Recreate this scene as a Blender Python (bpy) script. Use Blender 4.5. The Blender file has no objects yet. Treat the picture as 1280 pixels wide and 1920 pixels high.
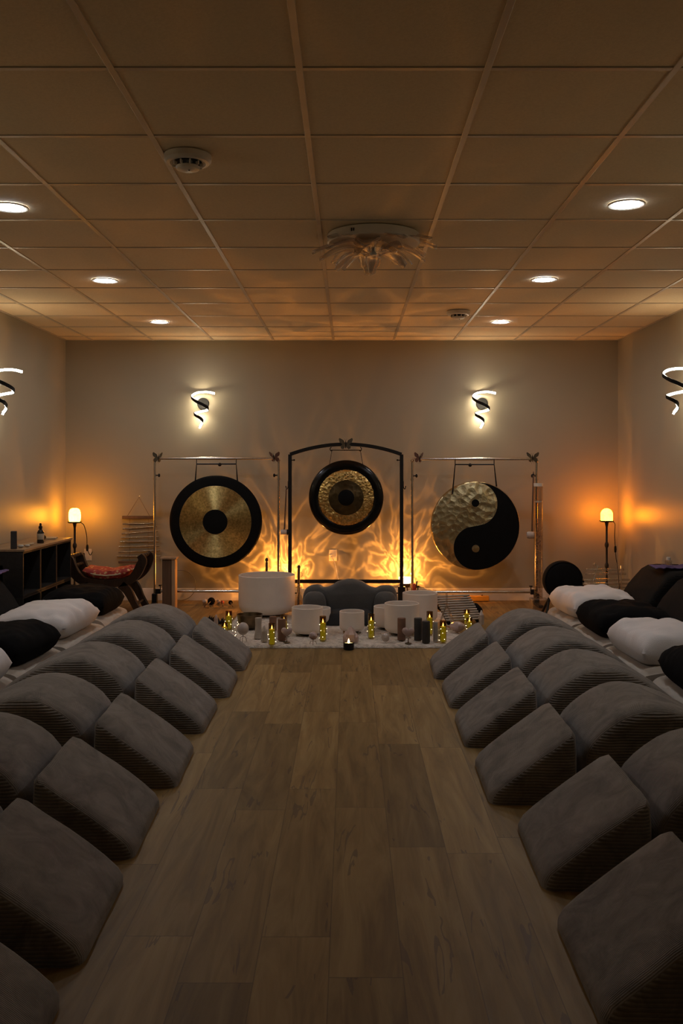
import bpy, bmesh, math, random
from mathutils import Vector, Matrix, noise
random.seed(7)
PI = math.pi
R = math.radians
sc = bpy.context.scene
C = sc.collection

# ------------------------------------------------------------------ camera
F = 1732.0                      # focal length in pixels of the 1280x1920 frame
CX, CY, H = 655.0, 877.0, 1.345  # principal point, eye height
cam_d = bpy.data.cameras.new('camera')
cam = bpy.data.objects.new('camera', cam_d)
C.objects.link(cam)
cam.location = (0, 0, H)
cam.rotation_euler = (PI/2, 0, 0)
cam_d.sensor_fit = 'AUTO'
cam_d.sensor_width = 36
cam_d.lens = F/1920*36
cam_d.shift_x = -15/1920
cam_d.shift_y = -83/1920
cam_d.clip_start = 0.05
sc.camera = cam
vs = sc.view_settings
vs.view_transform = 'Standard'
vs.look = 'None'
vs.gamma = 1
vs.exposure = 0.0

def WX(px, Y): return (px-CX)/F*Y
def WZ(py, Y): return H-(py-CY)/F*Y
def FY(py, z=0.0): return F*(H-z)/(py-CY)

CEIL = 2.64
WALL_Y = 9.385
XL, XR = -2.883, 2.726
YB = -3.2                      # wall behind the camera

# ------------------------------------------------------------------ materials
class NT:
    def __init__(s, name):
        s.m = bpy.data.materials.new(name)
        s.m.use_nodes = True
        s.t = s.m.node_tree
        s.t.nodes.clear()
        s.out = s.n('ShaderNodeOutputMaterial')
    def n(s, typ, **kw):
        nd = s.t.nodes.new(typ)
        for k, v in kw.items():
            if k.startswith('i_'):
                key = k[2:].replace('_', ' ')
                nd.inputs[key].default_value = v
            else:
                setattr(nd, k, v)
        return nd
    def l(s, a, b): s.t.links.new(a, b)
    def coord(s, kind='Object'):
        return s.n('ShaderNodeTexCoord').outputs[kind]
    def mapping(s, vec, scale=(1,1,1), loc=(0,0,0), rot=(0,0,0)):
        mp = s.n('ShaderNodeMapping')
        mp.inputs['Scale'].default_value = scale
        mp.inputs['Location'].default_value = loc
        mp.inputs['Rotation'].default_value = rot
        s.l(vec, mp.inputs['Vector'])
        return mp.outputs[0]
    def noise(s, vec, scale, detail=3, rough=.5, dist=0):
        nd = s.n('ShaderNodeTexNoise')
        nd.inputs['Scale'].default_value = scale
        nd.inputs['Detail'].default_value = detail
        nd.inputs['Roughness'].default_value = rough
        nd.inputs['Distortion'].default_value = dist
        s.l(vec, nd.inputs['Vector'])
        return nd.outputs[0]
    def math(s, op, a, b=None, c=None):
        nd = s.n('ShaderNodeMath', operation=op)
        for i, v in enumerate((a, b, c)):
            if v is None: continue
            if isinstance(v, (int, float)): nd.inputs[i].default_value = v
            else: s.l(v, nd.inputs[i])
        return nd.outputs[0]
    def ramp(s, fac, stops):
        nd = s.n('ShaderNodeValToRGB')
        el = nd.color_ramp.elements
        while len(el) < len(stops): el.new(.5)
        for e, (p, c) in zip(el, stops):
            e.position = p
            e.color = (*c, 1) if len(c) == 3 else c
        s.l(fac, nd.inputs[0])
        return nd.outputs[0]
    def mix(s, fac, a, b, mode='MIX'):
        nd = s.n('ShaderNodeMix', data_type='RGBA', blend_type=mode)
        for sock, v in ((nd.inputs[0], fac), (nd.inputs[6], a), (nd.inputs[7], b)):
            if isinstance(v, (int, float)): sock.default_value = v
            elif isinstance(v, tuple): sock.default_value = (*v, 1)
            else: s.l(v, sock)
        return nd.outputs[2]
    def bump(s, h, strength=.3, dist=.01):
        nd = s.n('ShaderNodeBump')
        nd.inputs['Strength'].default_value = strength
        nd.inputs['Distance'].default_value = dist
        s.l(h, nd.inputs['Height'])
        return nd.outputs[0]
    def bsdf(s, color, rough=.5, metal=0, normal=None, **kw):
        b = s.n('ShaderNodeBsdfPrincipled')
        for key, v in (('Base Color', color), ('Roughness', rough), ('Metallic', metal)):
            if isinstance(v, tuple): b.inputs[key].default_value = (*v, 1)
            elif isinstance(v, (int, float)): b.inputs[key].default_value = v
            else: s.l(v, b.inputs[key])
        for k, v in kw.items():
            key = k.replace('_', ' ')
            if isinstance(v, tuple): b.inputs[key].default_value = (*v, 1)
            elif isinstance(v, (int, float)): b.inputs[key].default_value = v
            else: s.l(v, b.inputs[key])
        if normal is not None: s.l(normal, b.inputs['Normal'])
        s.l(b.outputs[0], s.out.inputs[0])
        return b

def simple(name, col, rough=.5, metal=0, var=.12, nscale=12, bump=0.0, bscale=60, **kw):
    t = NT(name)
    co = t.coord()
    n = t.noise(co, nscale, 3)
    lo = tuple(max(0, c*(1-var)) for c in col); hi = tuple(min(1, c*(1+var)) for c in col)
    c = t.ramp(n, [(.3, lo), (.7, hi)])
    nm = t.bump(t.noise(co, bscale, 3), bump, .004) if bump else None
    t.bsdf(c, rough, metal, nm, **kw)
    return t.m

def emissive(name, col, strength, base=(.8,.8,.8), sample=True):
    t = NT(name)
    t.bsdf(base, .4, 0, None, Emission_Color=col, Emission_Strength=strength)
    if not sample: t.m.cycles.emission_sampling = 'NONE'
    return t.m

def clear(name, tint, gloss=.12, rough=.05, edge=.55):
    """thin clear glass or acrylic: tinted see-through with a sharp reflection"""
    t = NT(name)
    tr = t.n('ShaderNodeBsdfTransparent'); tr.inputs[0].default_value = (*tint, 1)
    gl = t.n('ShaderNodeBsdfGlossy'); gl.inputs['Roughness'].default_value = rough
    lw = t.n('ShaderNodeLayerWeight'); lw.inputs[0].default_value = .35
    f = t.math('MULTIPLY_ADD', lw.outputs['Facing'], edge, gloss)
    mx = t.n('ShaderNodeMixShader')
    t.l(f, mx.inputs[0]); t.l(tr.outputs[0], mx.inputs[1]); t.l(gl.outputs[0], mx.inputs[2])
    t.l(mx.outputs[0], t.out.inputs[0])
    return t.m

def mat_floor():
    t = NT('laminate_planks')
    co = t.coord()
    sep = t.n('ShaderNodeSeparateXYZ'); t.l(co, sep.inputs[0])
    x, y = sep.outputs[0], sep.outputs[1]
    PW, PL = .197, 1.22
    xs = t.math('DIVIDE', t.math('ADD', x, 20*PW+.055), PW)
    xi = t.math('FLOOR', xs)
    wn = t.n('ShaderNodeTexWhiteNoise', noise_dimensions='1D'); t.l(xi, wn.inputs['W'])
    ys = t.math('ADD', t.math('DIVIDE', y, PL), wn.outputs['Value'])
    yi = t.math('FLOOR', ys)
    cb = t.n('ShaderNodeCombineXYZ'); t.l(xi, cb.inputs[0]); t.l(yi, cb.inputs[1])
    wn2 = t.n('ShaderNodeTexWhiteNoise', noise_dimensions='2D'); t.l(cb.outputs[0], wn2.inputs['Vector'])
    pid = wn2.outputs['Value']
    # grain, shifted per plank
    off = t.n('ShaderNodeCombineXYZ'); t.l(t.math('MULTIPLY', pid, 37.0), off.inputs[0]); t.l(t.math('MULTIPLY', pid, 91.0), off.inputs[1]); t.l(pid, off.inputs[2])
    va = t.n('ShaderNodeVectorMath', operation='ADD'); t.l(co, va.inputs[0]); t.l(off.outputs[0], va.inputs[1])
    g1 = t.noise(t.mapping(va.outputs[0], (9, .9, 1)), 1.6, 5, .6, 1.1)
    g2 = t.noise(t.mapping(va.outputs[0], (45, 2.2, 1)), 1.5, 4, .6, .4)
    g3 = t.noise(t.mapping(va.outputs[0], (7, .55, 1)), 1.3, 3.5, .55, .55)
    base = t.ramp(g1, [(.3, (.120,.068,.022)), (.5, (.208,.128,.045)), (.7, (.295,.195,.078))])
    col = t.mix(t.math('MULTIPLY', g2, .45), base, (.285,.183,.072))
    # thin dark mineral streaks along the grain
    d = t.math('ABSOLUTE', t.math('SUBTRACT', g3, .5))
    brk = t.noise(t.mapping(va.outputs[0], (4, 1.2, 1)), 2.0, 2)
    crack = t.math('MULTIPLY', t.math('LESS_THAN', d, .009), t.math('GREATER_THAN', brk, .56))
    col = t.mix(t.math('MULTIPLY', crack, .6), col, (.09,.055,.035))
    tone = t.math('MULTIPLY_ADD', pid, .42, .76)
    tn = t.n('ShaderNodeCombineXYZ')
    for i in range(3): t.l(tone, tn.inputs[i])
    col = t.mix(1.0, col, tn.outputs[0], 'MULTIPLY')
    # joints
    fx = t.math('FRACT', xs); fy = t.math('FRACT', ys)
    jx = t.math('LESS_THAN', t.math('MINIMUM', fx, t.math('SUBTRACT', 1.0, fx)), .008)
    jy = t.math('LESS_THAN', t.math('MINIMUM', fy, t.math('SUBTRACT', 1.0, fy)), .0016)
    j = t.math('MAXIMUM', jx, jy)
    col = t.mix(t.math('MULTIPLY', j, .5), col, (.06,.035,.018))
    ro = t.math('MULTIPLY_ADD', g2, .2, .42)
    nm = t.bump(t.math('SUBTRACT', g2, j), .08, .002)
    t.bsdf(col, ro, 0, nm, Specular_IOR_Level=.2)
    return t.m

def mat_ceiling():
    t = NT('acoustic_tile')
    co = t.coord()
    n = t.noise(co, 90, 3, .7)
    n2 = t.noise(co, .8, 2)
    c = t.mix(t.math('MULTIPLY', n2, .5), t.ramp(n, [(.35, (.72,.58,.375)), (.6, (.80,.65,.43))]), (.74,.60,.385))
    t.bsdf(c, .85, 0, t.bump(n, .25, .003))
    return t.m

def mat_wall(name, col):
    t = NT(name)
    co = t.coord()
    n = t.noise(co, 1.2, 3)
    fine = t.noise(co, 160, 2, .6)
    c = t.mix(t.math('MULTIPLY', n, .25), col, tuple(k*.88 for k in col))
    t.bsdf(c, .42, 0, t.bump(fine, .10, .002), Specular_IOR_Level=.34)
    return t.m

def mat_cord(name, c0, c1, pitch=.0112, sheen=.2):
    """corduroy: ribs wrap round the cushion, level on its ends and along the slope on top"""
    t = NT(name)
    co = t.coord()
    sep = t.n('ShaderNodeSeparateXYZ'); t.l(co, sep.inputs[0])
    nrm = t.n('ShaderNodeSeparateXYZ'); t.l(t.coord('Normal'), nrm.inputs[0])
    side = t.math('GREATER_THAN', t.math('ABSOLUTE', nrm.outputs[1]), .7)
    mixv = t.n('ShaderNodeMix', data_type='FLOAT')
    t.l(side, mixv.inputs[0]); t.l(t.math('MULTIPLY', sep.outputs[1], 2.0), mixv.inputs[2]); t.l(sep.outputs[2], mixv.inputs[3])
    wob = t.math('MULTIPLY', t.noise(co, 7, 2), .01)
    rib = t.math('SINE', t.math('MULTIPLY', t.math('ADD', mixv.outputs[0], wob), 2*PI/pitch))
    amp = t.math('MULTIPLY_ADD', side, .8, .2)
    rib = t.math('MULTIPLY', rib, amp)
    oi = t.n('ShaderNodeObjectInfo')
    mv = t.n('ShaderNodeVectorMath', operation='ADD'); t.l(co, mv.inputs[0]); t.l(oi.outputs['Location'], mv.inputs[1])
    blot = t.noise(mv.outputs[0], 7.5, 5, .68, .9)
    nap = t.noise(mv.outputs[0], 230, 2)
    c = t.ramp(blot, [(.32, c0), (.66, c1)])
    c = t.mix(t.math('MULTIPLY', t.math('LESS_THAN', rib, -.55), .28), c, tuple(k*.35 for k in c0))
    h = t.math('MULTIPLY_ADD', nap, .35, rib)
    t.bsdf(c, .92, 0, t.bump(h, .55, .004), Sheen_Weight=sheen, Sheen_Roughness=.6, Specular_IOR_Level=.12)
    return t.m

def mat_gong(name, lo, hi, rough, strength, scale, aniso=.0, bdist=.01):
    t = NT(name)
    co = t.coord()
    v = t.n('ShaderNodeTexVoronoi'); v.inputs['Scale'].default_value = scale
    t.l(co, v.inputs['Vector'])
    n = t.noise(co, scale*.6, 4, .6, .8)
    f = t.math('MULTIPLY_ADD', n, .9, t.math('MULTIPLY', v.outputs['Distance'], .3))
    c = t.ramp(f, [(.4, lo), (.85, hi)])
    hgt = t.math('ADD', v.outputs['Distance'], n)
    if aniso:      # lathe-turned rings, broken into short arcs by the hammering
        sp = t.n('ShaderNodeSeparateXYZ'); t.l(co, sp.inputs[0])
        rad = t.math('SQRT', t.math('ADD', t.math('MULTIPLY', sp.outputs[0], sp.outputs[0]), t.math('MULTIPLY', sp.outputs[2], sp.outputs[2])))
        ang = t.math('ARCTAN2', sp.outputs[0], sp.outputs[2])
        pv = t.n('ShaderNodeCombineXYZ'); t.l(t.math('MULTIPLY', rad, 150.0), pv.inputs[0]); t.l(t.math('MULTIPLY', ang, 9.0), pv.inputs[1])
        hgt = t.math('ADD', t.math('MULTIPLY', t.noise(pv.outputs[0], 1.0, 3, .6), .8), hgt)
    nm = t.bump(hgt, strength, bdist)
    b = t.bsdf(c, rough, 1.0, nm, Anisotropic=aniso, Anisotropic_Rotation=.25 if aniso else 0.0)
    if aniso:
        tg = t.n('ShaderNodeTangent', direction_type='RADIAL', axis='Y')
        t.l(tg.outputs[0], b.inputs['Tangent'])
    return t.m

def mat_rug():
    t = NT('rug_pile')
    co = t.coord()
    n = t.noise(co, 14, 4, .65, 1.5); f = t.noise(co, 120, 2)
    c = t.ramp(n, [(.36, (.46,.40,.34)), (.55, (.74,.67,.58))])
    t.bsdf(c, .95, 0, t.bump(t.math('ADD', n, f), .8, .015), Sheen_Weight=.2)
    return t.m

def mat_wood(name, a, b, rough=.4, axis=2, scale=1.0):
    t = NT(name)
    sc_ = [14*scale]*3; sc_[axis] = 1.4*scale
    n = t.noise(t.mapping(t.coord(), tuple(sc_)), 1.6, 4, .6, .8)
    t.bsdf(t.ramp(n, [(.32, a), (.68, b)]), rough, 0, t.bump(n, .1, .002))
    return t.m

def mat_red_cloth():
    t = NT('red_brocade')
    co = t.coord()
    v = t.n('ShaderNodeTexVoronoi'); v.inputs['Scale'].default_value = 28; t.l(co, v.inputs['Vector'])
    n = t.noise(co, 34, 3, .6, 1.2)
    c = t.ramp(t.math('ADD', t.math('MULTIPLY', v.outputs['Distance'], .6), t.math('MULTIPLY', n, .6)),
               [(.42, (.55,.36,.16)), (.52, (.42,.05,.03)), (.7, (.30,.03,.02))])
    t.bsdf(c, .7, 0, t.bump(n, .3, .004))
    return t.m

def mat_salt(name, col, strength):
    t = NT(name)
    co = t.coord()
    n = t.noise(co, 26, 4, .6, .6)
    lw = t.n('ShaderNodeLayerWeight'); lw.inputs[0].default_value = .3
    s = t.math('MULTIPLY', t.math('MULTIPLY_ADD', n, 1.1, .45), strength)
    t.bsdf((.8,.42,.2), .45, 0, t.bump(n, .5, .01), Emission_Color=col, Emission_Strength=s)
    return t.m

def mat_cabinet(): return mat_wood('black_stained_wood', (.010,.008,.007), (.022,.018,.015), .5, 1)

M = {}
M['floor'] = mat_floor()
M['ceil'] = mat_ceiling()
M['grid'] = simple('grid_white_metal', (.50,.41,.30), .40, 0, .05)
M['wall'] = mat_wall('greige_paint', (.36,.318,.232))
M['base'] = simple('white_trim_paint', (.66,.60,.53), .4, 0, .04)
M['cord'] = mat_cord('grey_corduroy', (.115,.099,.083), (.240,.209,.178))
M['cord2'] = mat_cord('charcoal_corduroy', (.006,.0058,.0055), (.012,.0112,.0105), .0112, .012)
M['white_linen'] = simple('white_linen', (.70,.66,.64), .85, 0, .06, 5, .3, 220)
M['cream'] = simple('cream_cotton', (.46,.40,.33), .9, 0, .08, 6, .3, 160)
M['black_cloth'] = simple('black_cloth', (.0045,.0045,.005), .95, 0, .2, 8, .3, 200, Specular_IOR_Level=.1)
M['purple'] = simple('purple_cloth', (.09,.06,.17), .9, 0, .15, 8, .3, 120)
M['black_metal'] = simple('black_metal', (.008,.007,.0065), .5, 0, .15, Specular_IOR_Level=.3)
M['sconce'] = simple('matte_black_metal', (.006,.006,.006), .7, 0, .1, Specular_IOR_Level=.2)
M['iron'] = simple('wrought_iron', (.018,.014,.011), .5, .3, .2)
M['chrome'] = simple('brushed_steel', (.60,.55,.49), .22, 1, .06)
M['gongA'] = mat_gong('hammered_brass', (.42,.29,.10), (.85,.64,.26), .50, .12, 55, .93, .004)
M['gongB'] = mat_gong('dark_bronze', (.13,.095,.05), (.22,.16,.08), .24, .12, 24)
M['gongB2'] = mat_gong('hammered_gold', (.40,.27,.08), (.70,.50,.20), .25, .7, 38)
M['gongC'] = mat_gong('pale_brass', (.32,.25,.13), (.60,.49,.27), .34, .45, 16, 0, .02)
M['gong_black'] = simple('gong_black', (.004,.004,.004), .7, 0, .2, Specular_IOR_Level=.12)
M['gong_rim'] = simple('gong_gloss_rim', (.012,.011,.010), .2, .6, .2)
M['frost'] = simple('frosted_quartz', (.76,.68,.60), .55, 0, .04, 7, .15, 180)
M['rug'] = mat_rug()
M['pill_brown'] = simple('brown_selenite', (.17,.085,.050), .6, 0, .15)
M['pill_dark'] = simple('dark_stone', (.032,.028,.026), .6, 0, .2)
M['pill_tan'] = simple('tan_stone', (.30,.18,.10), .6, 0, .12)
M['pill_pale'] = simple('pale_selenite', (.42,.37,.31), .45, 0, .12)
M['rose'] = simple('rose_quartz', (.44,.33,.30), .3, 0, .12, 20, .3, 40)
M['quartz'] = simple('cloudy_quartz', (.48,.41,.36), .25, 0, .12, 18, .3, 40)
M['geode'] = simple('black_crystal', (.012,.010,.012), .35, 0, .3, 20)
M['bronze'] = mat_gong('old_bronze', (.10,.07,.04), (.20,.15,.09), .35, .2, 20)
M['wax'] = emissive('glowing_wax', (.44,.50,.015), .75, (.45,.44,.05), False)
M['flame'] = emissive('flame', (1, .55, .16), 16)
M['bulb'] = emissive('fairy_bulb', (1, .78, .40), 5, sample=False)
M['wire'] = simple('copper_wire', (.35,.20,.10), .4, .8, .1)
M['amber'] = clear('amber_glass', (.62,.48,.34), .05)
M['glass'] = clear('clear_glass', (.93,.91,.88), .06)
M['acrylic'] = clear('clear_acrylic', (.86,.83,.80), .10, .35, .3)
M['tube'] = clear('acrylic_tube', (.90,.86,.82), .02, .3, .10)
M['rod'] = clear('crystal_rod', (.86,.83,.80), .16, .12, .5)
M['beads'] = simple('rain_beads', (.30,.20,.14), .5, 0, .4, 60)
M['white_plastic'] = simple('white_plastic', (.70,.64,.55), .4, 0, .03)
M['grey_plastic'] = simple('grey_plastic', (.20,.18,.15), .5, 0, .1)
M['led'] = emissive('led_strip', (1, .83, .57), 60)
M['down'] = emissive('downlight_lens', (.86, .92, 1.0), 135)
M['salt'] = mat_salt('salt_glow', (1, .34, .016), 48)
M['salt2'] = mat_salt('salt_glow_red', (1, .25, .006), 60)
M['floorlamp'] = emissive('flame_lamp_glass', (1, .62, .26), 5)
M['crate'] = mat_cabinet()
M['board'] = mat_wood('tan_board', (.23,.14,.075), (.34,.22,.12), .5, 1)
M['dark_wood'] = mat_wood('dark_carved_wood', (.018,.010,.007), (.045,.025,.015), .28, 2)
M['red'] = mat_red_cloth()
M['fringe'] = simple('cream_piping', (.48,.38,.26), .8)
M['pine'] = mat_wood('pine_wood', (.33,.20,.11), (.44,.29,.17), .5, 2)
M['brown_wood'] = mat_wood('brown_wood', (.10,.055,.03), (.15,.085,.05), .5, 2)
M['orange'] = simple('orange_wood', (.75,.34,.03), .5, 0, .1)
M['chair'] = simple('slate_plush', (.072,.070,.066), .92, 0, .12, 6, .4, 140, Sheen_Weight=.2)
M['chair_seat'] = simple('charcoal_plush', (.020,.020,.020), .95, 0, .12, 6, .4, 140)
M['redclip'] = simple('red_plastic', (.42,.05,.02), .45)
M['felt'] = simple('white_felt', (.55,.46,.40), .95, 0, .1, 30, .5, 160)
M['olive'] = simple('olive_wing', (.07,.06,.035), .7, 0, .3, 60)
M['rust'] = simple('rust_wing', (.10,.045,.03), .7, 0, .3, 60)
M['label_paper'] = simple('cream_label', (.42,.36,.27), .7)
M['paper'] = simple('tan_paper', (.45,.32,.18), .8)
M['dark_glass'] = simple('dark_brown_glass', (.012,.009,.007), .15)
M['bag'] = simple('black_nylon', (.005,.005,.0055), .85, 0, .2, Specular_IOR_Level=.15)
M['chime_metal'] = simple('chime_aluminium', (.62,.57,.50), .25, 1, .05)

# ------------------------------------------------------------------ mesh builder
class MB:
    def __init__(s): s.bm = bmesh.new()
    def _add(s, vs_, fs):
        v = [s.bm.verts.new(p) for p in vs_]
        for f in fs:
            try: s.bm.faces.new([v[i] for i in f])
            except ValueError: pass
        return s
    def box(s, c, size, rot=None):
        x, y, z = (k/2 for k in size)
        P = [Vector((a*x, b*y, d*z)) for a in (-1,1) for b in (-1,1) for d in (-1,1)]
        if rot is not None: P = [rot @ p for p in P]
        P = [p+Vector(c) for p in P]
        return s._add(P, [(0,1,3,2),(4,6,7,5),(0,4,5,1),(2,3,7,6),(0,2,6,4),(1,5,7,3)])
    def ring_loft(s, rings, cap=True, closed=True):
        n = len(rings[0]); V = [p for r in rings for p in r]; fs = []
        for i in range(len(rings)-1):
            for j in range(n if closed else n-1):
                k = (j+1) % n
                fs.append((i*n+j, i*n+k, (i+1)*n+k, (i+1)*n+j))
        if cap:
            fs.append(tuple(range(n-1, -1, -1))); fs.append(tuple((len(rings)-1)*n+j for j in range(n)))
        return s._add(V, fs)
    def tube(s, pts, r, seg=10, cap=True, loop=False):
        pts = [Vector(p) for p in pts]; n = len(pts); rings = []
        up = None
        for i, p in enumerate(pts):
            if loop: d = (pts[(i+1) % n]-pts[i-1])
            else: d = pts[min(i+1, n-1)]-pts[max(i-1, 0)]
            d.normalize()
            if up is None:
                up = Vector((0,0,1)) if abs(d.z) < .9 else Vector((1,0,0))
            a = d.cross(up)
            if a.length < 1e-5: a = d.cross(Vector((0,1,0)))
            a.normalize(); b = a.cross(d).normalized(); up = b
            rr = r[i] if isinstance(r, (list, tuple)) else r
            rings.append([p+a*math.cos(2*PI*k/seg)*rr+b*math.sin(2*PI*k/seg)*rr for k in range(seg)])
        if loop:
            rings.append(rings[0]); cap = False
        return s.ring_loft(rings, cap)
    def lathe(s, prof, c=(0,0,0), seg=32, axis='Z'):
        """profile [(r,h)]; a closed profile may start and end at r=0"""
        c = Vector(c); rings = []
        def pt(r, h, a):
            x, y = r*math.cos(a), r*math.sin(a)
            if axis == 'Z': return c+Vector((x, y, h))
            if axis == 'Y': return c+Vector((x, h, -y))
            return c+Vector((h, x, y))
        V = []; idx = []
        for r, h in prof:
            if r < 1e-6:
                idx.append([len(V)]); V.append(pt(0, h, 0))
            else:
                idx.append(list(range(len(V), len(V)+seg)))
                V += [pt(r, h, 2*PI*k/seg) for k in range(seg)]
        fs = []
        for A, B in zip(idx, idx[1:]):
            for k in range(seg):
                k2 = (k+1) % seg
                if len(A) == 1 and len(B) == 1: continue
                if len(A) == 1: fs.append((A[0], B[k2], B[k]))
                elif len(B) == 1: fs.append((A[k], A[k2], B[0]))
                else: fs.append((A[k], A[k2], B[k2], B[k]))
        return s._add(V, fs)
    def sphere(s, c, r, seg=20, rings=12):
        rx, ry, rz = (r, r, r) if isinstance(r, (int, float)) else r
        c = Vector(c); V = [c+Vector((0,0,rz))]; fs = []
        for i in range(1, rings):
            t = PI*i/rings
            V += [c+Vector((rx*math.sin(t)*math.cos(2*PI*k/seg), ry*math.sin(t)*math.sin(2*PI*k/seg), rz*math.cos(t))) for k in range(seg)]
        V.append(c-Vector((0,0,rz)))
        for k in range(seg):
            k2 = (k+1) % seg
            fs.append((0, 1+k, 1+k2))
            for i in range(rings-2):
                a = 1+i*seg
                fs.append((a+k, a+seg+k, a+seg+k2, a+k2))
            a = 1+(rings-2)*seg
            fs.append((a+k, len(V)-1, a+k2))
        return s._add(V, fs)
    def torus(s, c, Rr, r, axis='Z', seg=32, sub=10):
        c = Vector(c); pts = []
        for k in range(seg):
            a = 2*PI*k/seg; x, y = Rr*math.cos(a), Rr*math.sin(a)
            pts.append(c+(Vector((x,y,0)) if axis == 'Z' else Vector((x,0,y)) if axis == 'Y' else Vector((0,x,y))))
        return s.tube(pts, r, sub, loop=True)
    def prism(s, poly, y0, y1, plane='XZ'):
        """polygon in XZ extruded along Y, or in XY extruded along Z"""
        if plane == 'XZ': A = [Vector((x, y0, z)) for x, z in poly]; B = [Vector((x, y1, z)) for x, z in poly]
        elif plane == 'XY': A = [Vector((x, z, y0)) for x, z in poly]; B = [Vector((x, z, y1)) for x, z in poly]
        else: A = [Vector((y0, x, z)) for x, z in poly]; B = [Vector((y1, x, z)) for x, z in poly]
        return s.ring_loft([A, B])
    def grid(s, rows):
        m, n = len(rows), len(rows[0])
        return s._add([p for r in rows for p in r], [(i*n+j, i*n+j+1, (i+1)*n+j+1, (i+1)*n+j) for i in range(m-1) for j in range(n-1)])
    def xf(s, mtx):
        bmesh.ops.transform(s.bm, matrix=mtx, verts=s.bm.verts); return s
    def build(s, name, mat, parent=None, smooth=35, bevel=0, seg=3, weld=False):
        if weld: bmesh.ops.remove_doubles(s.bm, verts=s.bm.verts, dist=1e-5)
        bmesh.ops.recalc_face_normals(s.bm, faces=s.bm.faces)
        me = bpy.data.meshes.new(name)
        s.bm.to_mesh(me); s.bm.free()
        if smooth:
            for p in me.polygons: p.use_smooth = True
            me.set_sharp_from_angle(angle=R(smooth))
        if mat is not None: me.materials.append(M[mat] if isinstance(mat, str) else mat)
        o = bpy.data.objects.new(name, me)
        C.objects.link(o)
        if parent is not None: o.parent = parent
        if bevel:
            b = o.modifiers.new('bevel', 'BEVEL'); b.width = bevel; b.segments = seg
            b.limit_method = 'ANGLE'; b.angle_limit = R(30); b.harden_normals = False
        return o

def tag(o, label, cat, group=None, loc=None, rz=None):
    o['label'] = label; o['category'] = cat
    if group: o['group'] = group
    if loc is not None: o.location = loc
    if rz is not None: o.rotation_euler = (0, 0, rz)
    return o
def thing(name, label, cat, loc=(0,0,0), rz=0, group=None):
    o = bpy.data.objects.new(name, None); C.objects.link(o)
    o.empty_display_size = .05
    return tag(o, label, cat, group, loc, rz)
def struct(o):
    o['kind'] = 'structure'; return o
def dup(root, loc, rz, label, group=None, scale=None):
    r = root.copy(); C.objects.link(r)
    tag(r, label, root['category'], group or root.get('group'), loc, rz)
    if scale: r.scale = scale
    for ch in list(root.children):
        c = ch.copy(); C.objects.link(c); c.parent = r
        for g in list(ch.children):
            d = g.copy(); C.objects.link(d); d.parent = c
    return r
def catmull(P, n=8):
    P = [Vector(p) for p in P]; out = []
    Q = [P[0]*2-P[1]]+P+[P[-1]*2-P[-2]]
    for i in range(1, len(Q)-2):
        a, b, c, d = Q[i-1:i+3]
        for k in range(n):
            t = k/n
            out.append(.5*((2*b)+(c-a)*t+(2*a-5*b+4*c-d)*t*t+(3*b-a-3*c+d)*t**3))
    out.append(P[-1]); return out

# ------------------------------------------------------------------ room shell
struct(MB().box(((XL+XR)/2, (WALL_Y+YB)/2, -.05), (XR-XL+.4, WALL_Y-YB+.4, .1)).build('floor', 'floor', smooth=0))
struct(MB().box(((XL+XR)/2, (WALL_Y+YB)/2, CEIL+.0505), (XR-XL+.4, WALL_Y-YB+.4, .1)).build('ceiling', 'ceil', smooth=0))
struct(MB().box(((XL+XR)/2, WALL_Y+.05, CEIL/2), (XR-XL+.4, .1, CEIL)).build('wall_back', 'wall', smooth=0))
struct(MB().box(((XL+XR)/2, YB-.05, CEIL/2), (XR-XL+.4, .1, CEIL)).build('wall_front', 'wall', smooth=0))
struct(MB().box((XL-.05, (WALL_Y+YB)/2, CEIL/2), (.1, WALL_Y-YB, CEIL)).build('wall_left', 'wall', smooth=0))
struct(MB().box((XR+.05, (WALL_Y+YB)/2, CEIL/2), (.1, WALL_Y-YB, CEIL)).build('wall_right', 'wall', smooth=0))
# T-bar grid of the suspended ceiling
g = MB()
gx0 = WX(625, WALL_Y)
for k in range(-5, 6):
    x = gx0+k*.61
    if XL+.03 < x < XR-.03:
        g.box((x, (WALL_Y+YB)/2, CEIL+.001), (.024, WALL_Y-YB, .010))
yy = 2.995-9*.61
while yy < WALL_Y-.05:
    if yy > YB+.05: g.box(((XL+XR)/2, yy, CEIL+.0018), (XR-XL, .024, .010))
    yy += .61
struct(g.build('trim_1', 'grid', smooth=0, bevel=.002, seg=2))
# wall angle round the ceiling
g = MB()
g.box(((XL+XR)/2, WALL_Y-.011, CEIL+.001), (XR-XL, .022, .008))
g.box((XL+.011, (WALL_Y+YB)/2, CEIL+.001), (.022, WALL_Y-YB, .008)); g.box((XR-.011, (WALL_Y+YB)/2, CEIL+.001), (.022, WALL_Y-YB, .008))
struct(g.build('trim_2', 'grid', smooth=0))
def baseboard(name, x0, x1, along):
    prof = [(0,0),(.016,0),(.016,.095),(.012,.108),(.012,.116),(.006,.122),(0,.122)]
    m = MB()
    if along == 'X': m.prism([(WALL_Y-d, z) for d, z in prof], x0, x1, 'YZ')
    elif along == 'L': m.prism([(XL+d, z) for d, z in prof], x0, x1, 'XZ')
    else: m.prism([(XR-d, z) for d, z in prof], x0, x1, 'XZ')
    struct(m.build(name, 'base', smooth=20))
baseboard('baseboard_back', XL, XR, 'X')
baseboard('baseboard_left', YB, WALL_Y-.016, 'L')
baseboard('baseboard_right', YB, WALL_Y-.016, 'R')

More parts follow.
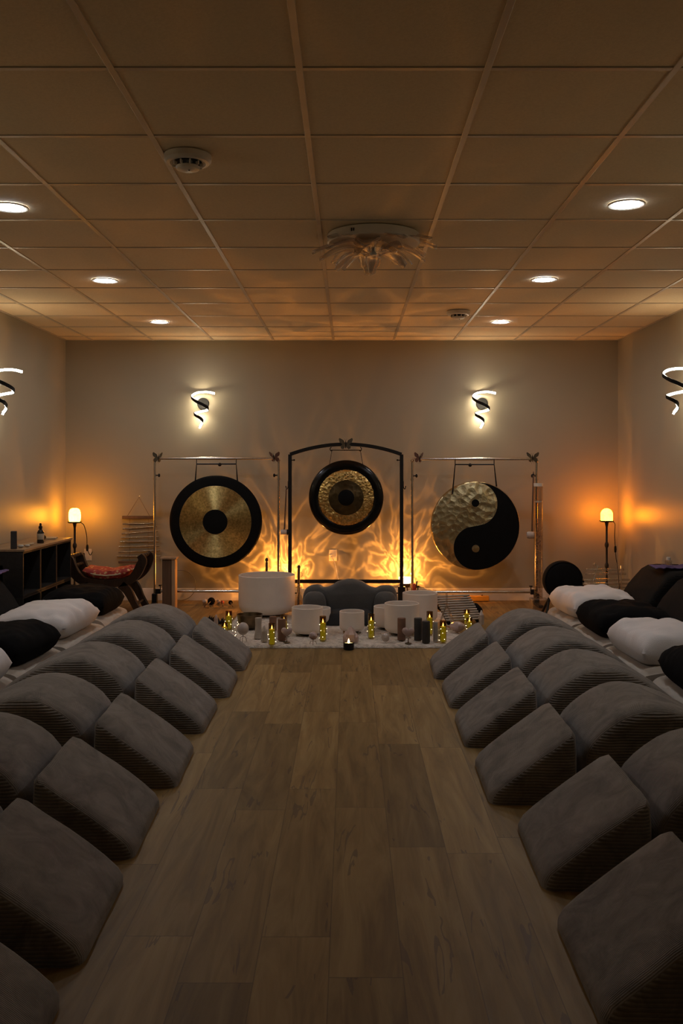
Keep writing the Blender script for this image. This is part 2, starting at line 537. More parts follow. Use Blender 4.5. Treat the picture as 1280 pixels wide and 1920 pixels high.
# ------------------------------------------------------------------ ceiling fittings
def downlight(loc, label):
    t = thing('recessed_downlight', label, 'ceiling light', loc, 0, 'recessed ceiling downlights')
    MB().lathe([(.066,0),(.074,-.004),(.086,-.006),(.090,-.003),(.090,0)], seg=40).build('trim_ring', 'white_plastic', t)
    MB().lathe([(0,-.0030),(.066,-.0025),(.066,-.0005),(0,-.0005)], seg=40).build('lens', 'down', t)
    return t
d0 = downlight((WX(18, 4.578), 4.578, CEIL-.003), 'lit recessed ceiling downlight above the shelf side, first from the camera')
for px, Y, lab in ((197, 6.372, 'lit recessed ceiling downlight above the shelf side, second from the back wall'),
                   (299, 8.186, 'lit recessed ceiling downlight above the shelf side, beside the back wall'),
                   (1174, 4.53, 'lit recessed ceiling downlight on the yin yang gong side, first from the camera'),
                   (1020, 6.336, 'lit recessed ceiling downlight on the yin yang gong side, second from the back wall'),
                   (938, 8.186, 'lit recessed ceiling downlight beside the small ceiling detector and back wall')):
    dup(d0, (WX(px, Y), Y, CEIL-.003), 0, lab)

def detector(loc, label):
    t = thing('smoke_detector', label, 'smoke detector', loc)
    MB().lathe([(0,0),(.097,0),(.097,-.022),(.088,-.032),(.074,-.034),(.066,-.028),(0,-.028)], seg=40).build('base', 'white_plastic', t)
    MB().lathe([(0,-.026),(.058,-.026),(.058,-.034),(0,-.034)], seg=32).build('smoke_inlet', 'black_metal', t)
    for k in range(10):
        a = 2*PI*k/10; MB().box((.056*math.cos(a), .056*math.sin(a), -.040), (.014, .006, .016), Matrix.Rotation(a, 3, 'Z')).build('rib', 'white_plastic', t)
    MB().lathe([(0,-.044),(.046,-.044),(.050,-.048),(.046,-.058),(.030,-.064),(0,-.065)], seg=32).build('cap', 'chrome' if False else 'white_plastic', t)
    MB().sphere((.008,-.016,-.0645), .005, 10, 6).build('indicator_button', 'chrome', t)
    return t
detector((WX(352, 3.82), 3.82, CEIL-.004), 'round white smoke detector on ceiling tile, the larger-looking one near the camera')
detector((WX(859, 7.63), 7.63, CEIL-.004), 'small round smoke detector on ceiling close to the back wall')

t = thing('petal_ceiling_light', 'unlit round white ceiling light with clear drooping petals in middle of ceiling', 'ceiling light', (WX(700, 5.13), 5.13, CEIL-.004))
MB().lathe([(0,0),(.252,0),(.256,-.004),(.256,-.046),(.250,-.052),(0,-.052)], seg=64).build('base', 'white_plastic', t)
for k in range(3): MB().box((-.123+k*.012, -.2265-.0012*k, -.026), (.005, .012, .016)).build('vent_slot', 'black_metal', t)
MB().lathe([(0,-.052),(.030,-.052),(.028,-.09),(.015,-.112),(0,-.114)], seg=24).build('hub', 'white_plastic', t)
def petal_mesh(L, W, drop):
    m = MB(); rows = []
    for i in range(11):
        u = i/10; w = W*(.28+.72*math.sin(PI*min(1, u*1.08)*.93))
        z = -drop*u*u+.02*math.sin(PI*u)
        rows.append([Vector((.05+L*u, w*s*.5, z+.010*(s*s))) for s in (-1,-.5,0,.5,1)])
    m.grid(rows); return m
first = None
for tier, (L, W, drop, z0, n) in enumerate(((.30,.12,.035,-.060,11),(.25,.11,.055,-.085,9),(.17,.09,.05,-.108,7))):
    base = None
    for k in range(n):
        if base is None:
            o = petal_mesh(L, W, drop).build('petal', 'acrylic', t)
            sm = o.modifiers.new('thick', 'SOLIDIFY'); sm.thickness = .004
            base = o
        else:
            o = base.copy(); C.objects.link(o); o.parent = t
        o.location = (0, 0, z0); o.rotation_euler = (R(random.uniform(-16, 16)), R(random.uniform(-5, 7)), 2*PI*(k+.37*tier)/n)

# ------------------------------------------------------------------ wall sconces
SP = [(.125,-.060,.100),(.045,-.026,.117),(-.06,-.026,.108),(-.108,-.075,.068),(-.06,-.125,.022),(0,-.142,-.010),(.055,-.115,-.045),(.055,-.060,-.068),
      (-.02,-.032,-.082),(-.078,-.062,-.103),(-.056,-.104,-.125),(-.012,-.108,-.152),(.006,-.085,-.195),(-.03,-.060,-.245)]
def sconce(loc, rz, label, twist=0, off=0):
    t = thing('spiral_wall_light', label, 'wall light', loc, rz, 'spiral wall lights')
    MB().lathe([(0,0),(.060,0),(.060,-.018),(.056,-.022),(0,-.022)], seg=36, axis='Y').build('wall_plate', 'sconce', t)
    MB().tube([(0,-.02,-.005),(0,-.10,-.008)] if off else [(0,-.02,-.005),(0,-.135,-.008)], .009, 10).build('arm', 'black_metal', t)
    pts = catmull(SP, 8)
    if twist:
        rm = Matrix.Rotation(twist, 3, 'Z'); ax = Vector((0,-.085,0))
        pts = [rm @ (p-ax)+ax for p in pts]
    if off:
        pts = [p+Vector((0,-off,0)) for p in pts]
    ax = Vector((0,-.082-off,0)); A = []; B = []
    n = len(pts)
    for i, p in enumerate(pts):
        d = (pts[min(i+1, n-1)]-pts[max(i-1, 0)]).normalized()
        rad = Vector((p.x-ax.x, p.y-ax.y, 0))
        if rad.length < .03: rad = Vector((d.y, -d.x, 0)) if abs(d.x)+abs(d.y) > .2 else Vector((.3,-1,0))
        rad.normalize(); rad = (rad-d*rad.dot(d)).normalized()
        bn = d.cross(rad).normalized()
        def rect(o0, o1, w): return [p+rad*o0+bn*w, p+rad*o1+bn*w, p+rad*o1-bn*w, p+rad*o0-bn*w]
        A.append(rect(0, .006, .0145)); B.append(rect(-.008, 0, .0095))
    MB().ring_loft(A).build('spiral_band', 'sconce', t, 40)
    MB().ring_loft(B).build('light_strip', 'led', t, 40)
    return t
zs = 1.995
sconce((WX(381, WALL_Y), WALL_Y-.001, zs), 0, 'lit black spiral wall light on back wall above the brass gong')
sconce((WX(903, WALL_Y), WALL_Y-.001, zs), 0, 'lit black spiral wall light on back wall above the yin yang gong', R(-14))
sconce((XL+.001, 7.40, 2.02), PI/2, 'lit black spiral wall light on side wall above the crate shelf', R(-75), .045)
sconce((XR-.001, 7.32, 2.02), -PI/2, 'lit black spiral wall light on side wall beyond the yin yang gong', R(75), .045)

# unseen copies of the wall lights, added to brighten the foreground
for yq in (3.5, -1.7):
    sconce((XL+.001, yq, 2.02), PI/2, 'added spiral fill light on the crate shelf side wall, %s out past the frame' % ('first' if yq > 2 else 'second'))
    sconce((XR-.001, yq, 2.02), -PI/2, 'added spiral fill light on the yin yang side wall, %s out past the frame' % ('first' if yq > 2 else 'second'))

# ------------------------------------------------------------------ cushions
WEDGE = [(.004,0),(.004,.022),(.020,.052),(.064,.092),(.12,.137),(.18,.184),(.26,.240),(.315,.278),(.340,.286),(.352,.270),(.356,.20),(.356,0)]
DOME = [(.372,0),(.368,.13),(.378,.20),(.404,.245),(.44,.284),(.48,.316),(.53,.347),(.576,.366),(.62,.377),(.66,.380),(.71,.377),(.756,.367),(.80,.352),(.85,.329),(.91,.296),(.976,.256),(1.03,.212),(1.06,.17),(1.068,.12),(1.068,0)]
BACK0 = [(0,0),(.005,.10),(.03,.19),(.08,.30),(.14,.40),(.20,.49),(.26,.535),(.34,.55),(.50,.555),(.535,.53),(.54,.4),(.54,0)]
def cushion_mesh(prof, sgn, depth, puff=.012, drop=0):
    m = MB()
    # resample finer, puff ends outwards
    P = [(sgn*u, z) for u, z in prof]
    rings = []
    xs = [p[0] for p in P]; hw = (max(xs)-min(xs))/2; cxm = (max(xs)+min(xs))/2; zm = max(p[1] for p in P)
    ends = [(0,.046),(.004,.030),(.012,.016),(.024,.006),(.042,0)]     # rounded seams at both ends
    st = ends+[(depth*q, 0) for q in (.2,.35,.5,.65,.8)]+[(depth-y, d) for y, d in reversed(ends)]
    for y, d in st:
        rings.append([Vector((cxm+(x-cxm)*(1-d/hw*.8), y, z*(1-d/zm))) for x, z in P])
    m.ring_loft(rings)
    # soften by slight noise
    for v in m.bm.verts:
        if v.co.z > .01:
            q = noise.noise(v.co*7+Vector((sgn*3, 0, 0)))
            v.co.z += q*.006; v.co.x += noise.noise(v.co*6+Vector((9,1,2)))*.006
            e = 1-abs(2*v.co.y/depth-1)
            v.co.z -= (1-min(1, e*3))*.008*min(1, v.co.z*6)
    return m
ordn = ['first', 'second', 'third', 'fourth', 'fifth', 'sixth', 'seventh', 'eighth']
def cushions(sgn, x0s, ys, side, dx=0):
    wm = dm = None
    for i, (x0, y) in enumerate(zip(x0s, ys)):
        rz = R(random.uniform(-1.2, 1.2)) - sgn*R(1.2)
        lab = 'grey wedge cushion sloping to the aisle, %s side, %s from the rug' % (side, ordn[i])
        if wm is None:
            wm = cushion_mesh(WEDGE, sgn, .54).build('wedge_cushion', 'cord', None, 42); o = wm
        else:
            o = wm.copy(); C.objects.link(o)
        tag(o, lab, 'cushion', 'wedge cushions beside the aisle', (x0, y, 0), rz)
        lab = 'grey domed cushion between wedge and mattress, %s side, %s from the rug' % (side, ordn[i])
        if dm is None:
            dm = cushion_mesh(DOME, sgn, .54).build('domed_cushion', 'cord', None, 42); o = dm
        else:
            o = dm.copy(); C.objects.link(o)
        tag(o, lab, 'cushion', 'domed cushions in the second row', (x0+sgn*.012, y+.02, 0), 0)
LY = [6.10, 5.39, 4.66, 3.87, 3.165, 2.483, 1.80]
LX = [-.69, -.70, -.735, -.72, -.735, -.715, -.70]
RY = [5.86, 5.15, 4.43, 3.68, 2.93, 2.20]
RX = [.535, .555, .55, .555, .61, .60]
SIDE_L, SIDE_R = 'crate shelf', 'yin yang gong'
cushions(-1, LX, LY, SIDE_L)
cushions(1, RX, RY, SIDE_R)

# ------------------------------------------------------------------ mattresses, pillows, backrests
def pillow(w, d, h, seed, n=30):
    m = MB(); top = []; bot = []
    for i in range(n+1):
        u = -1+2*i/n; rt = []; rb = []
        for j in range(n+1):
            v = -1+2*j/n
            k = max(0, (1-u**4))*max(0, (1-v**4))
            th = k**.42
            pin = 1-.07*(1-abs(u)**3)*0
            x = w/2*u*(1-.03*(1-v*v)*abs(u)-.06*v**4); y = d/2*v*(1-.03*(1-u*u)*abs(v)-.06*u**4)
            q = Vector((x*5+seed, y*5, seed*.7))
            wr = noise.noise(q)*.024+noise.noise(q*2.3)*.014-abs(noise.noise(Vector((q.x*1.2, q.y*3.2, 3))))*.034*(abs(u)**1.5+.3*abs(v)**2)
            zt = h*.42+h*.58*th+wr*min(1, k*3); zb = h*.42-h*.42*min(1, th*1.25)
            rt.append(Vector((x, y, zt))); rb.append(Vector((x, y, min(zb, zt))))
        top.append(rt); bot.append(rb)
    m.grid(top); m.grid(bot)
    return m
def mattress(w, d, h, seed):
    """soft folded futon: rounded block with a rolled near edge"""
    m = MB(); nx, ny = 14, 30; rings = []
    sec = []
    for k in range(48):
        a = 2*PI*k/48; c_, s_ = math.cos(a), math.sin(a)
        sec.append((abs(c_)**.35*(1 if c_ > 0 else -1), abs(s_)**.55*(1 if s_ > 0 else -1)))
    for i in range(ny+1):
        f = -1+2*i/ny
        e = (1-abs(f)**8)**.5 if abs(f) < 1 else 0.0
        e = max(.55, e)
        ring = []
        for cx_, cz_ in sec:
            x = w/2*cx_*(.96+.04*e); z = h/2+h/2*cz_*(.80+.20*e)
            q = Vector((x*4+seed, f*3, z*5+seed))
            ring.append(Vector((x+noise.noise(q)*.012, d/2*f, max(0.002, z+(noise.noise(q+Vector((5,5,5)))*.012 if cz_ > 0 else 0)))))
        rings.append(ring)
    m.ring_loft(rings)
    for v in m.bm.verts:       # rumpled sheet
        if v.co.z > .03:
            q = Vector((v.co.x*5+seed, v.co.y*9, v.co.z*6))
            v.co.x += noise.noise(q)*.022; v.co.z += (abs(noise.noise(q*1.3))-.2)*.020
    return m
def bed(sgn, xe, y0, y1, kind, ctx, seed, pw=.54):
    d = y1-y0; w = abs((XR if sgn > 0 else XL)-xe)-.06
    yc = (y0+y1)/2
    o = mattress(w, d-.02, .20, seed).build('floor_mattress', 'cream', None, 50)
    tag(o, 'cream floor mattress under the %s' % ctx, 'mattress', 'floor mattresses along the walls', (xe+sgn*w/2, yc, 0))
    pd = d*.86
    o = pillow(pw, pd, .205, seed*1.7).build('pillow', 'white_linen' if kind == 'w' else 'black_cloth', None, 60, weld=True)
    tag(o, ctx, 'pillow', 'pillows on the floor mattresses', (xe+sgn*(pw/2+.015), yc, .193), R(sgn*random.uniform(-3, 5)))
    if 'stool' in ctx: return
    bs = .80 if sgn < 0 else .88
    BACK = [(u*bs, z*.64) for u, z in BACK0]
    o = cushion_mesh(BACK, sgn, d-.12).build('backrest_cushion', 'cord2', None, 42)
    tag(o, 'charcoal backrest cushion behind the %s' % ctx, 'cushion', 'backrest cushions along the walls', ((XR if sgn > 0 else XL)-sgn*(.54*bs+.02), y0+.06, .205))
bed(1, 1.635, 6.90, 7.72, 'w', 'white pillow beside the round black bag', 1.3)
bed(1, 1.635, 6.08, 6.88, 'b', 'black pillow between two white pillows, yin yang gong side', 2.1)
bed(1, 1.635, 5.22, 6.04, 'w', 'white pillow between two black pillows, yin yang gong side', 3.7)
bed(1, 1.66, 4.40, 5.18, 'b', 'black pillow at the frame edge, yin yang gong side', 4.4)
bed(-1, -1.84, 7.00, 7.72, 'b', 'black pillow in front of the carved stool', 6.6)
bed(-1, -1.835, 6.02, 6.96, 'w', 'white pillow between two black pillows, crate shelf side', 7.9)
bed(-1, -1.83, 5.18, 5.98, 'b', 'black pillow between two white pillows, crate shelf side', 8.8)
bed(-1, -1.83, 4.36, 5.14, 'w', 'white pillow at the frame edge, crate shelf side', 9.5)
# purple cloths laid on the backrests
def cloth(w, d, seed):
    m = MB(); rows = []
    for i in range(15):
        rows.append([Vector((w*(i/14-.5), d*(j/14-.5), .006+.018*abs(noise.noise(Vector((i*.35+seed, j*.3, seed)))))) for j in range(15)])
    m.grid(rows); return m
for loc, rz, lab, sd in (((XL+.205, 6.78, .564), .1, 'purple folded cloth on the backrest behind the white pillow, crate shelf side', 1.0),
                         ((XR-.215, 7.22, .564), -.12, 'purple folded cloth on the backrest behind the white pillow, yin yang gong side', 4.0)):
    o = cloth(.28, .26, sd).build('folded_cloth', 'purple', None, 60)
    sm = o.modifiers.new('thick', 'SOLIDIFY'); sm.thickness = .006; sm.offset = 1
    tag(o, lab, 'cloth', 'purple cloths on the backrests', loc, rz)
t = thing('glass_jar', 'small clear glass jar standing on the purple cloth by the side wall', 'jar', (2.475, 7.17, .592))
MB().lathe([(0,0),(.026,0),(.028,.004),(.028,.03),(.022,.036),(.020,.036),(.024,.03),(.024,.006),(0,.006)], seg=20).build('body', 'glass', t)
MB().lathe([(0,.037),(.017,.037),(.017,.058),(0,.058)], seg=16).build('lid', 'white_plastic', t)

# ------------------------------------------------------------------ crate shelf and what stands on it
CX0, CX1, CY0, CY1, CZ = XL+.02, -2.51, 7.75, 8.36, .70
CY0 = 7.10
def crate(loc, label):
    """wooden crate on its side, open towards the room, with a hand slot in each end"""
    t = thing('wooden_crate', label, 'crate', loc, 0, 'black wooden crates of the shelf')
    w, d, h, b = .355, .405, .345, .014       # x depth, y length, z height
    for z in (b/2, h-b/2): MB().box((w/2, d/2, z), (w, d-2*b, b)).build('side_panel', 'crate', t, 0)
    MB().box((b/2, d/2, h/2), (b, d-2*b, h-2*b)).build('back_panel', 'crate', t, 0)
    for y in (b/2, d-b/2):
        # end panel with a real upright slot
        sx0, sx1, sz0, sz1 = w*.5-.022, w*.5+.022, h*.30, h*.70
        m = MB()
        m.box((sx0/2, y, h/2), (sx0, b, h)); m.box(((sx1+w)/2, y, h/2), (w-sx1, b, h))
        m.box(((sx0+sx1)/2, y, sz0/2), (sx1-sx0, b, sz0)); m.box(((sx0+sx1)/2, y, (sz1+h)/2), (sx1-sx0, b, h-sz1))
        m.build('end_panel', 'crate', t, 0)
    return t
pos = [(CX0, CY0+k*.408, z) for z in (0.003, .3505) for k in range(3)]
labs = ['black crate in the lower layer of the shelf, %s from the salt lamp', 'black crate in the upper layer of the shelf, %s from the salt lamp']
c0 = None
for i, p in enumerate(pos):
    lab = labs[i//3] % ordn[2-i % 3]
    if c0 is None: c0 = crate(p, lab)
    else: dup(c0, p, 0, lab)
o = MB().box(((CX0+CX1)/2+.004, CY0+.612, .7075), (.375, 1.235, .018)).build('shelf_board', 'board', None, 0, .003, 2)
tag(o, 'tan wooden board lying across the top of the black crates', 'board')
ST = .7175
Y = 7.70
t = thing('dropper_bottle', 'dark brown bottle with cream label on the tan shelf board', 'bottle', (WX(80.5, Y)-.02, Y, ST))
MB().lathe([(0,0),(.026,0),(.028,.004),(.028,.088),(.020,.105),(.011,.112),(.011,.122),(0,.122)], seg=24).build('body', 'dark_glass', t)
MB().lathe([(.0283,.030),(.0288,.031),(.0288,.078),(.0283,.079)], seg=24).build('label', 'label_paper', t)
MB().lathe([(0,.120),(.015,.120),(.015,.140),(.009,.143),(.009,.158),(.006,.165),(0,.166)], seg=18).build('cap', 'black_metal', t)
o = MB().box((0,0,.068), (.046,.046,.136)).build('square_candle', 'pill_dark', None, 0, .004)
tag(o, 'dark upright square block near the end of the tan shelf board', 'candle', None, (-2.60, 7.16, ST), .3)
for k, (x, y, s, lab) in enumerate(((-2.57, 7.225, .021, 'small pale stone beside the dark square block'), (-2.545, 7.30, .017, 'smallest pale stone between the square block and the bottle'))):
    m = MB().sphere((0,0,s*.62), (s*1.3, s, s*.62), 14, 8)
    for v in m.bm.verts: v.co += Vector((noise.noise(v.co*60+Vector((k,0,0))), noise.noise(v.co*60+Vector((0,k,5))), 0))*.003
    tag(m.build('pale_stone', 'pill_pale', None, 60), lab, 'stone', None, (x, y, ST+.001))
t = thing('rolled_cloth', 'dark rolled cloth lying behind the brown bottle', 'cloth', (-2.62, 7.90, ST+.026), .25)
m = MB()
sp = []
for k in range(60):
    a = k*.28; r = .006+.0003*k*1.05
    sp.append((r*math.cos(a), r*math.sin(a)))
rows = [[Vector((-.0+x*1.0, y, z)) for x, z in sp] for y in (-.07, -.035, 0, .035, .07)]
m.grid(rows)
oo = m.build('roll', 'black_cloth', t, 60); sm = oo.modifiers.new('thick', 'SOLIDIFY'); sm.thickness = .003
o = MB().box((0,0,.007), (.11,.16,.014)).build('notebook', 'paper', None, 0, .002)
tag(o, 'tan notebook lying at the salt lamp end of the shelf board', 'notebook', None, (-2.64, 8.15, ST), .2)
m = MB()
rows = [[Vector((.14*(i/8-.5), .10*(j/8-.5), .004+.02*(i/8-.5)**2*4*.5)) for j in range(9)] for i in range(9)]
m.grid(rows); o = m.build('paper_sheet', 'paper', None, 60)
sm = o.modifiers.new('thick', 'SOLIDIFY'); sm.thickness = .002
tag(o, 'curled tan paper between the square block and the bottle', 'paper', None, (-2.63, 7.48, ST+.002), .5)

# ------------------------------------------------------------------ salt lamps on iron stands
def lamp_stand(loc, label, dome, mat, sz, cord_pts, h, plate=.070):
    t = thing('salt_lamp', label, 'lamp', loc)
    MB().lathe([(0,0),(.10,0),(.10,.008),(.06,.018),(.02,.03),(0,.03)], seg=28).build('base', 'iron', t)
    pr = [(0,.025),(.010,.025)]
    for zz in (.16, .34, .52):
        if zz < h-.05: pr += [(.010,zz*h/.72-.030),(.018,zz*h/.72-.014),(.020,zz*h/.72),(.018,zz*h/.72+.014),(.010,zz*h/.72+.030)]
    pr += [(.010,h-.05),(.016,h-.02),(.020,h),(0,h)]
    MB().lathe(pr, seg=20).build('pole', 'iron', t)
    MB().lathe([(0,h),(plate-.012,h),(plate,h+.010),(plate,h+.014),(plate-.014,h+.008),(0,h+.008)], seg=36).build('tray', 'iron', t)
    m = MB(); w, hh = sz
    n = 22; pr = []
    if dome:
        pr = [(0,0),(w*.96,0),(w,.01)]+[(w, hh-w)]+[(w*math.cos(a*PI/2/9), hh-w+w*math.sin(a*PI/2/9)) for a in range(1, 9)]+[(0,hh)]
    else:
        pr = [(0,0),(w*.82,0),(w*.93,.010),(w,hh*.25),(w*1.0,hh*.5),(w*.96,hh*.7),(w*.85,hh*.85),(w*.66,hh*.95),(w*.35,hh*.995),(0,hh)]
    m.lathe([(r, z+h+.011) for r, z in pr], seg=32)
    for v in m.bm.verts:
        q = noise.noise(v.co*22); v.co.x *= 1+.05*q; v.co.y *= 1+.05*q
    m.build('salt_block', mat, t, 50)
    MB().tube(catmull(cord_pts, 8), .0035, 8).build('cord', 'black_metal', t)
    MB().lathe([(0,-.035),(.010,-.030),(.013,0),(.010,.030),(0,.035)], seg=12).build('switch', 'black_metal', t).location = cord_pts[len(cord_pts)//2]
    return t
YL = 9.06
hz = WZ(979, YL)-.008
lamp_stand((WX(140, YL), YL, 0), 'glowing salt lamp on iron stand beside the black crate shelf', False, 'salt', (.058, .135),
           [(.066,0,hz),(.078,.05,hz-.03),(.075,.15,hz-.14),(.072,.18,hz-.26),(.075,.27,hz-.34),(.09,.300,hz-.31)], hz)
hz = WZ(977, YL)-.008
lamp_stand((WX(1137, YL), YL, 0), 'glowing domed salt lamp on iron stand in corner behind the crystal chimes', True, 'salt2', (.058, .122),
           [(.066,0,hz),(.09,.03,hz-.03),(.095,.06,hz-.14),(.105,.07,hz-.275),(.12,.10,hz-.36),(.145,.12,hz-.48),(.165,.14,hz-.70)], hz)
def outlet(loc, label, plug=True):
    t = thing('wall_outlet', label, 'outlet', loc)
    MB().box((0,-.004,0), (.078,.008,.118)).build('plate', 'white_plastic', t, 0, .004)
    for z in (-.028,.028): MB().box((0,-.009,z), (.036,.003,.030)).build('socket', 'base', t, 0)
    return t
outlet((WX(165, WALL_Y), WALL_Y-.001, WZ(1040, WALL_Y)), 'white wall outlet beside the salt lamp cord')
outlet((WX(624, WALL_Y), WALL_Y-.001, WZ(1041, WALL_Y)), 'white wall outlet below the middle gong')
t = thing('power_plug', 'white plug with cord hanging from the outlet below the middle gong', 'plug', (WX(620, WALL_Y), WALL_Y-.011, WZ(1042, WALL_Y)))
MB().box((0,-.018,0), (.034,.036,.034)).build('body', 'white_plastic', t, 0, .006)
MB().tube(catmull([(0,-.036,0),(.03,-.05,-.04),(.055,-.055,-.12),(.07,-.06,-.20),(.085,-.09,-.28),(.05,-.12,-.36),(.0,-.16,-.40)], 8), .004, 8).build('cord', 'white_plastic', t)
o=MB().box((0,-.02,0),(.05,.04,.05)).build('plug_adapter','black_metal',None,0,.006)
tag(o, 'black plug in the outlet beside the salt lamp', 'plug', None, (WX(155, WALL_Y), WALL_Y-.011, WZ(1041, WALL_Y)))

# ------------------------------------------------------------------ hanging bar chime on the back wall
YW = WALL_Y-.03
t = thing('bar_chime', 'wall hung chime of silver bars under a wooden rail behind the carved stool', 'chime', (0, YW, 0))
ax_, az_ = WX(260.6, YW), WZ(932, YW)
xl, xr = WX(229, YW), WX(290, YW); zt = WZ(970, YW)
MB().box(((xl+xr)/2, 0, zt), (xr-xl, .022, .030)).build('rail', 'brown_wood', t, 0, .004)
MB().tube([(xl+.05,0,zt+.01),(ax_,0,az_),(xr-.05,0,zt+.01)], .0025, 6).build('hanging_cord', 'brown_wood', t)
MB().sphere((ax_, .015, az_+.008), .007, 10, 6).build('hook', 'chrome', t)
for k, (lx, ly, rx, ry) in enumerate(((230,982.5,292,981),(230,991.5,294,987),(228,1000.5,296,996),(227,1008,297,1006.5),(225,1015.5,298,1015),(223,1024.7,299,1024),(222,1035.5,300,1031.5),(219,1043.2,302,1042.6))):
    a, b = Vector((WX(lx, YW), 0, WZ(ly, YW))), Vector((WX(rx, YW), 0, WZ(ry, YW)))
    MB().tube([a, b], .0075, 12).build('chime_bar', 'chime_metal', t)
MB().box(((WX(221, YW)+WX(284, YW))/2, 0, WZ(1054, YW)), (.33, .02, .024)).build('rail', 'brown_wood', t, 0, .004)
m = MB()
for px in (243, 278): m.tube([(WX(px, YW), -.0, zt), (WX(px, YW), -.0, WZ(1054, YW))], .002, 6)
m.build('string', 'brown_wood', t)

# ------------------------------------------------------------------ carved stool with red cushion
Y0 = 8.62
t = thing('carved_stool', 'dark carved stool with curved arm rests and red patterned cushion beside the shelf', 'stool', (WX(207, Y0), Y0, 0))
half = .33
def flat_curve(pts, y, thick, dep):
    """a sawn plank bent along a curve in the XZ plane, with a width per point"""
    P = [Vector((p[0], 0, p[1])) for p in pts]; W = [p[2] for p in pts]
    C2 = catmull(P, 7); n = len(C2); rings = []
    for i, p in enumerate(C2):
        d = (C2[min(i+1, n-1)]-C2[max(i-1, 0)]).normalized(); nrm = Vector((-d.z, 0, d.x))
        f = i/7; k = min(int(f), len(W)-2); w = W[k]+(W[k+1]-W[k])*min(1, f-k)
        rings.append([p+nrm*w/2+Vector((0,y-dep/2,0)), p+nrm*w/2+Vector((0,y+dep/2,0)), p-nrm*w/2+Vector((0,y+dep/2,0)), p-nrm*w/2+Vector((0,y-dep/2,0))])
    return MB().ring_loft(rings)
for y in (-.16, .16):
    flat_curve([(-.345,.535,.05),(-.33,.50,.075),(-.315,.44,.085),(-.27,.36,.08),(-.19,.305,.07),(0,.285,.07),(.19,.305,.07),(.27,.36,.08),(.315,.44,.085),(.335,.50,.075),(.31,.545,.05)], y, 0, .045).build('seat_frame', 'dark_wood', t, 40, .006, 2)
    for s in (-1, 1):
        flat_curve([(s*.14,.28,.085),(s*.20,.22,.08),(s*.25,.12,.06),(s*.30,.03,.06),(s*.335,.004,.05)], y, 0, .045).build('leg', 'dark_wood', t, 40, .006, 2)
for s in (-1, 1):
    for (x, z, r) in ((.325,.53,.020),(.305,.44,.017)):
        m = MB(); pr = []
        for k in range(25):
            f = k/24; pr.append((r*(.75+.35*abs(math.sin(f*PI*4))), -.16+.32*f))
        m.lathe([(0,-.16)]+pr+[(0,.16)], (s*x, 0, z), 16, 'Y').build('arm_rod', 'dark_wood', t)
    MB().tube([(s*.27,-.16,.09),(s*.27,.16,.09)], .014, 10).build('stretcher', 'dark_wood', t)
m = pillow(.46, .34, .10, 2.2, 20)
for v in m.bm.verts: v.co.z += .05*(v.co.x/.23)**2
m.xf(Matrix.Translation((0, 0, .315))).build('seat_cushion', 'red', t, 60, weld=True)
pts = []
for k in range(40):
    a = 2*PI*k/40; c_, s_ = math.cos(a), math.sin(a)
    x = .225*abs(c_)**.5*(1 if c_ > 0 else -1); y = .165*abs(s_)**.5*(1 if s_ > 0 else -1)
    pts.append((x, y, .357+.05*(x/.23)**2))
MB().tube(pts, .007, 8, loop=True).build('piping', 'fringe', t)

# ------------------------------------------------------------------ wooden pedestal, wire hoop
Y = 8.80
t = thing('wooden_pedestal', 'tall wooden pedestal with pale top in front of the steel gong stand post', 'pedestal', (WX(318, Y), Y, 0))
hh = WZ(1044, Y)
MB().box((0,0,hh-.009), (.152,.15,.018)).build('top', 'pine', t, 0, .003)
MB().box((-.018,0,(hh-.018)/2), (.085,.11,hh-.02)).build('column', 'brown_wood', t, 0, .004)
MB().box((.045,0,(hh-.018)/2), (.034,.12,hh-.02)).build('side_board', 'pine', t, 0, .003)
o = MB().torus((0,0,0), .152, .0035, 'Y', 60, 8).build('wire_hoop', 'grey_plastic', None, 60)
tag(o, 'thin wire hoop standing against the wall beside the wooden pedestal', 'hoop', None, (WX(338, 9.33), 9.345, .157))

# ------------------------------------------------------------------ gong stands
def feet(m, x, y, L=.62):
    m.box((x, y, .022), (.045, L, .028)); return m
def steel_stand(label, pl, pr, ytop, ybot, Y):
    t = thing('steel_gong_stand', label, 'gong stand', (WX((pl+pr)/2, Y), Y, 0), 0, 'steel gong stands')
    w = WX(pr, Y)-WX(pl, Y); zt = WZ(ytop, Y); zb = WZ(ybot, Y)
    for s in (-1, 1):
        x = s*w/2
        MB().tube([(x,0,.03),(x,0,zt-.035)], .0125, 16).build('post', 'chrome', t)
        MB().tube([(x,0,zt-.21),(x,0,zt-.19)], .0165, 16).build('collar', 'chrome', t)
        m = MB().tube([(x-s*.012,0,zt-.165),(x-s*.035,0,zt-.165)], .006, 8); m.sphere((x-s*.042,0,zt-.165), (.012,.012,.018), 12, 8); m.build('clamp_knob', 'black_metal', t)
        f = feet(MB(), x, -.09, .26); f.box((x, 0, .075), (.05,.05,.09)).build('foot', 'black_metal', t, 0, .006)
        m = MB().box((x-s*.035, 0, zb), (.05,.045,.045)); m.tube([(x-s*.055,0,zb+.02),(x-s*.055,0,zb+.05)], .005, 8); m.tube([(x-s*.055,0,zb+.05),(x-s*.055,0,zb+.062)], .018, 12)
        m.build('bar_clamp', 'black_metal', t, 30, .004, 2)
        MB().sphere((x, 0, zt-.02), .018, 14, 10).build('corner_joint', 'chrome', t)
    MB().tube([(-w/2,0,zt),(w/2,0,zt)], .0125, 16).build('top_bar', 'chrome', t)
    MB().tube([(-.18,0,zt),(.18,0,zt)], .0150, 16).build('sleeve', 'chrome', t)
    MB().tube([(-w/2,0,zb),(w/2,0,zb)], .0125, 16).build('bottom_bar', 'chrome', t)
    return t
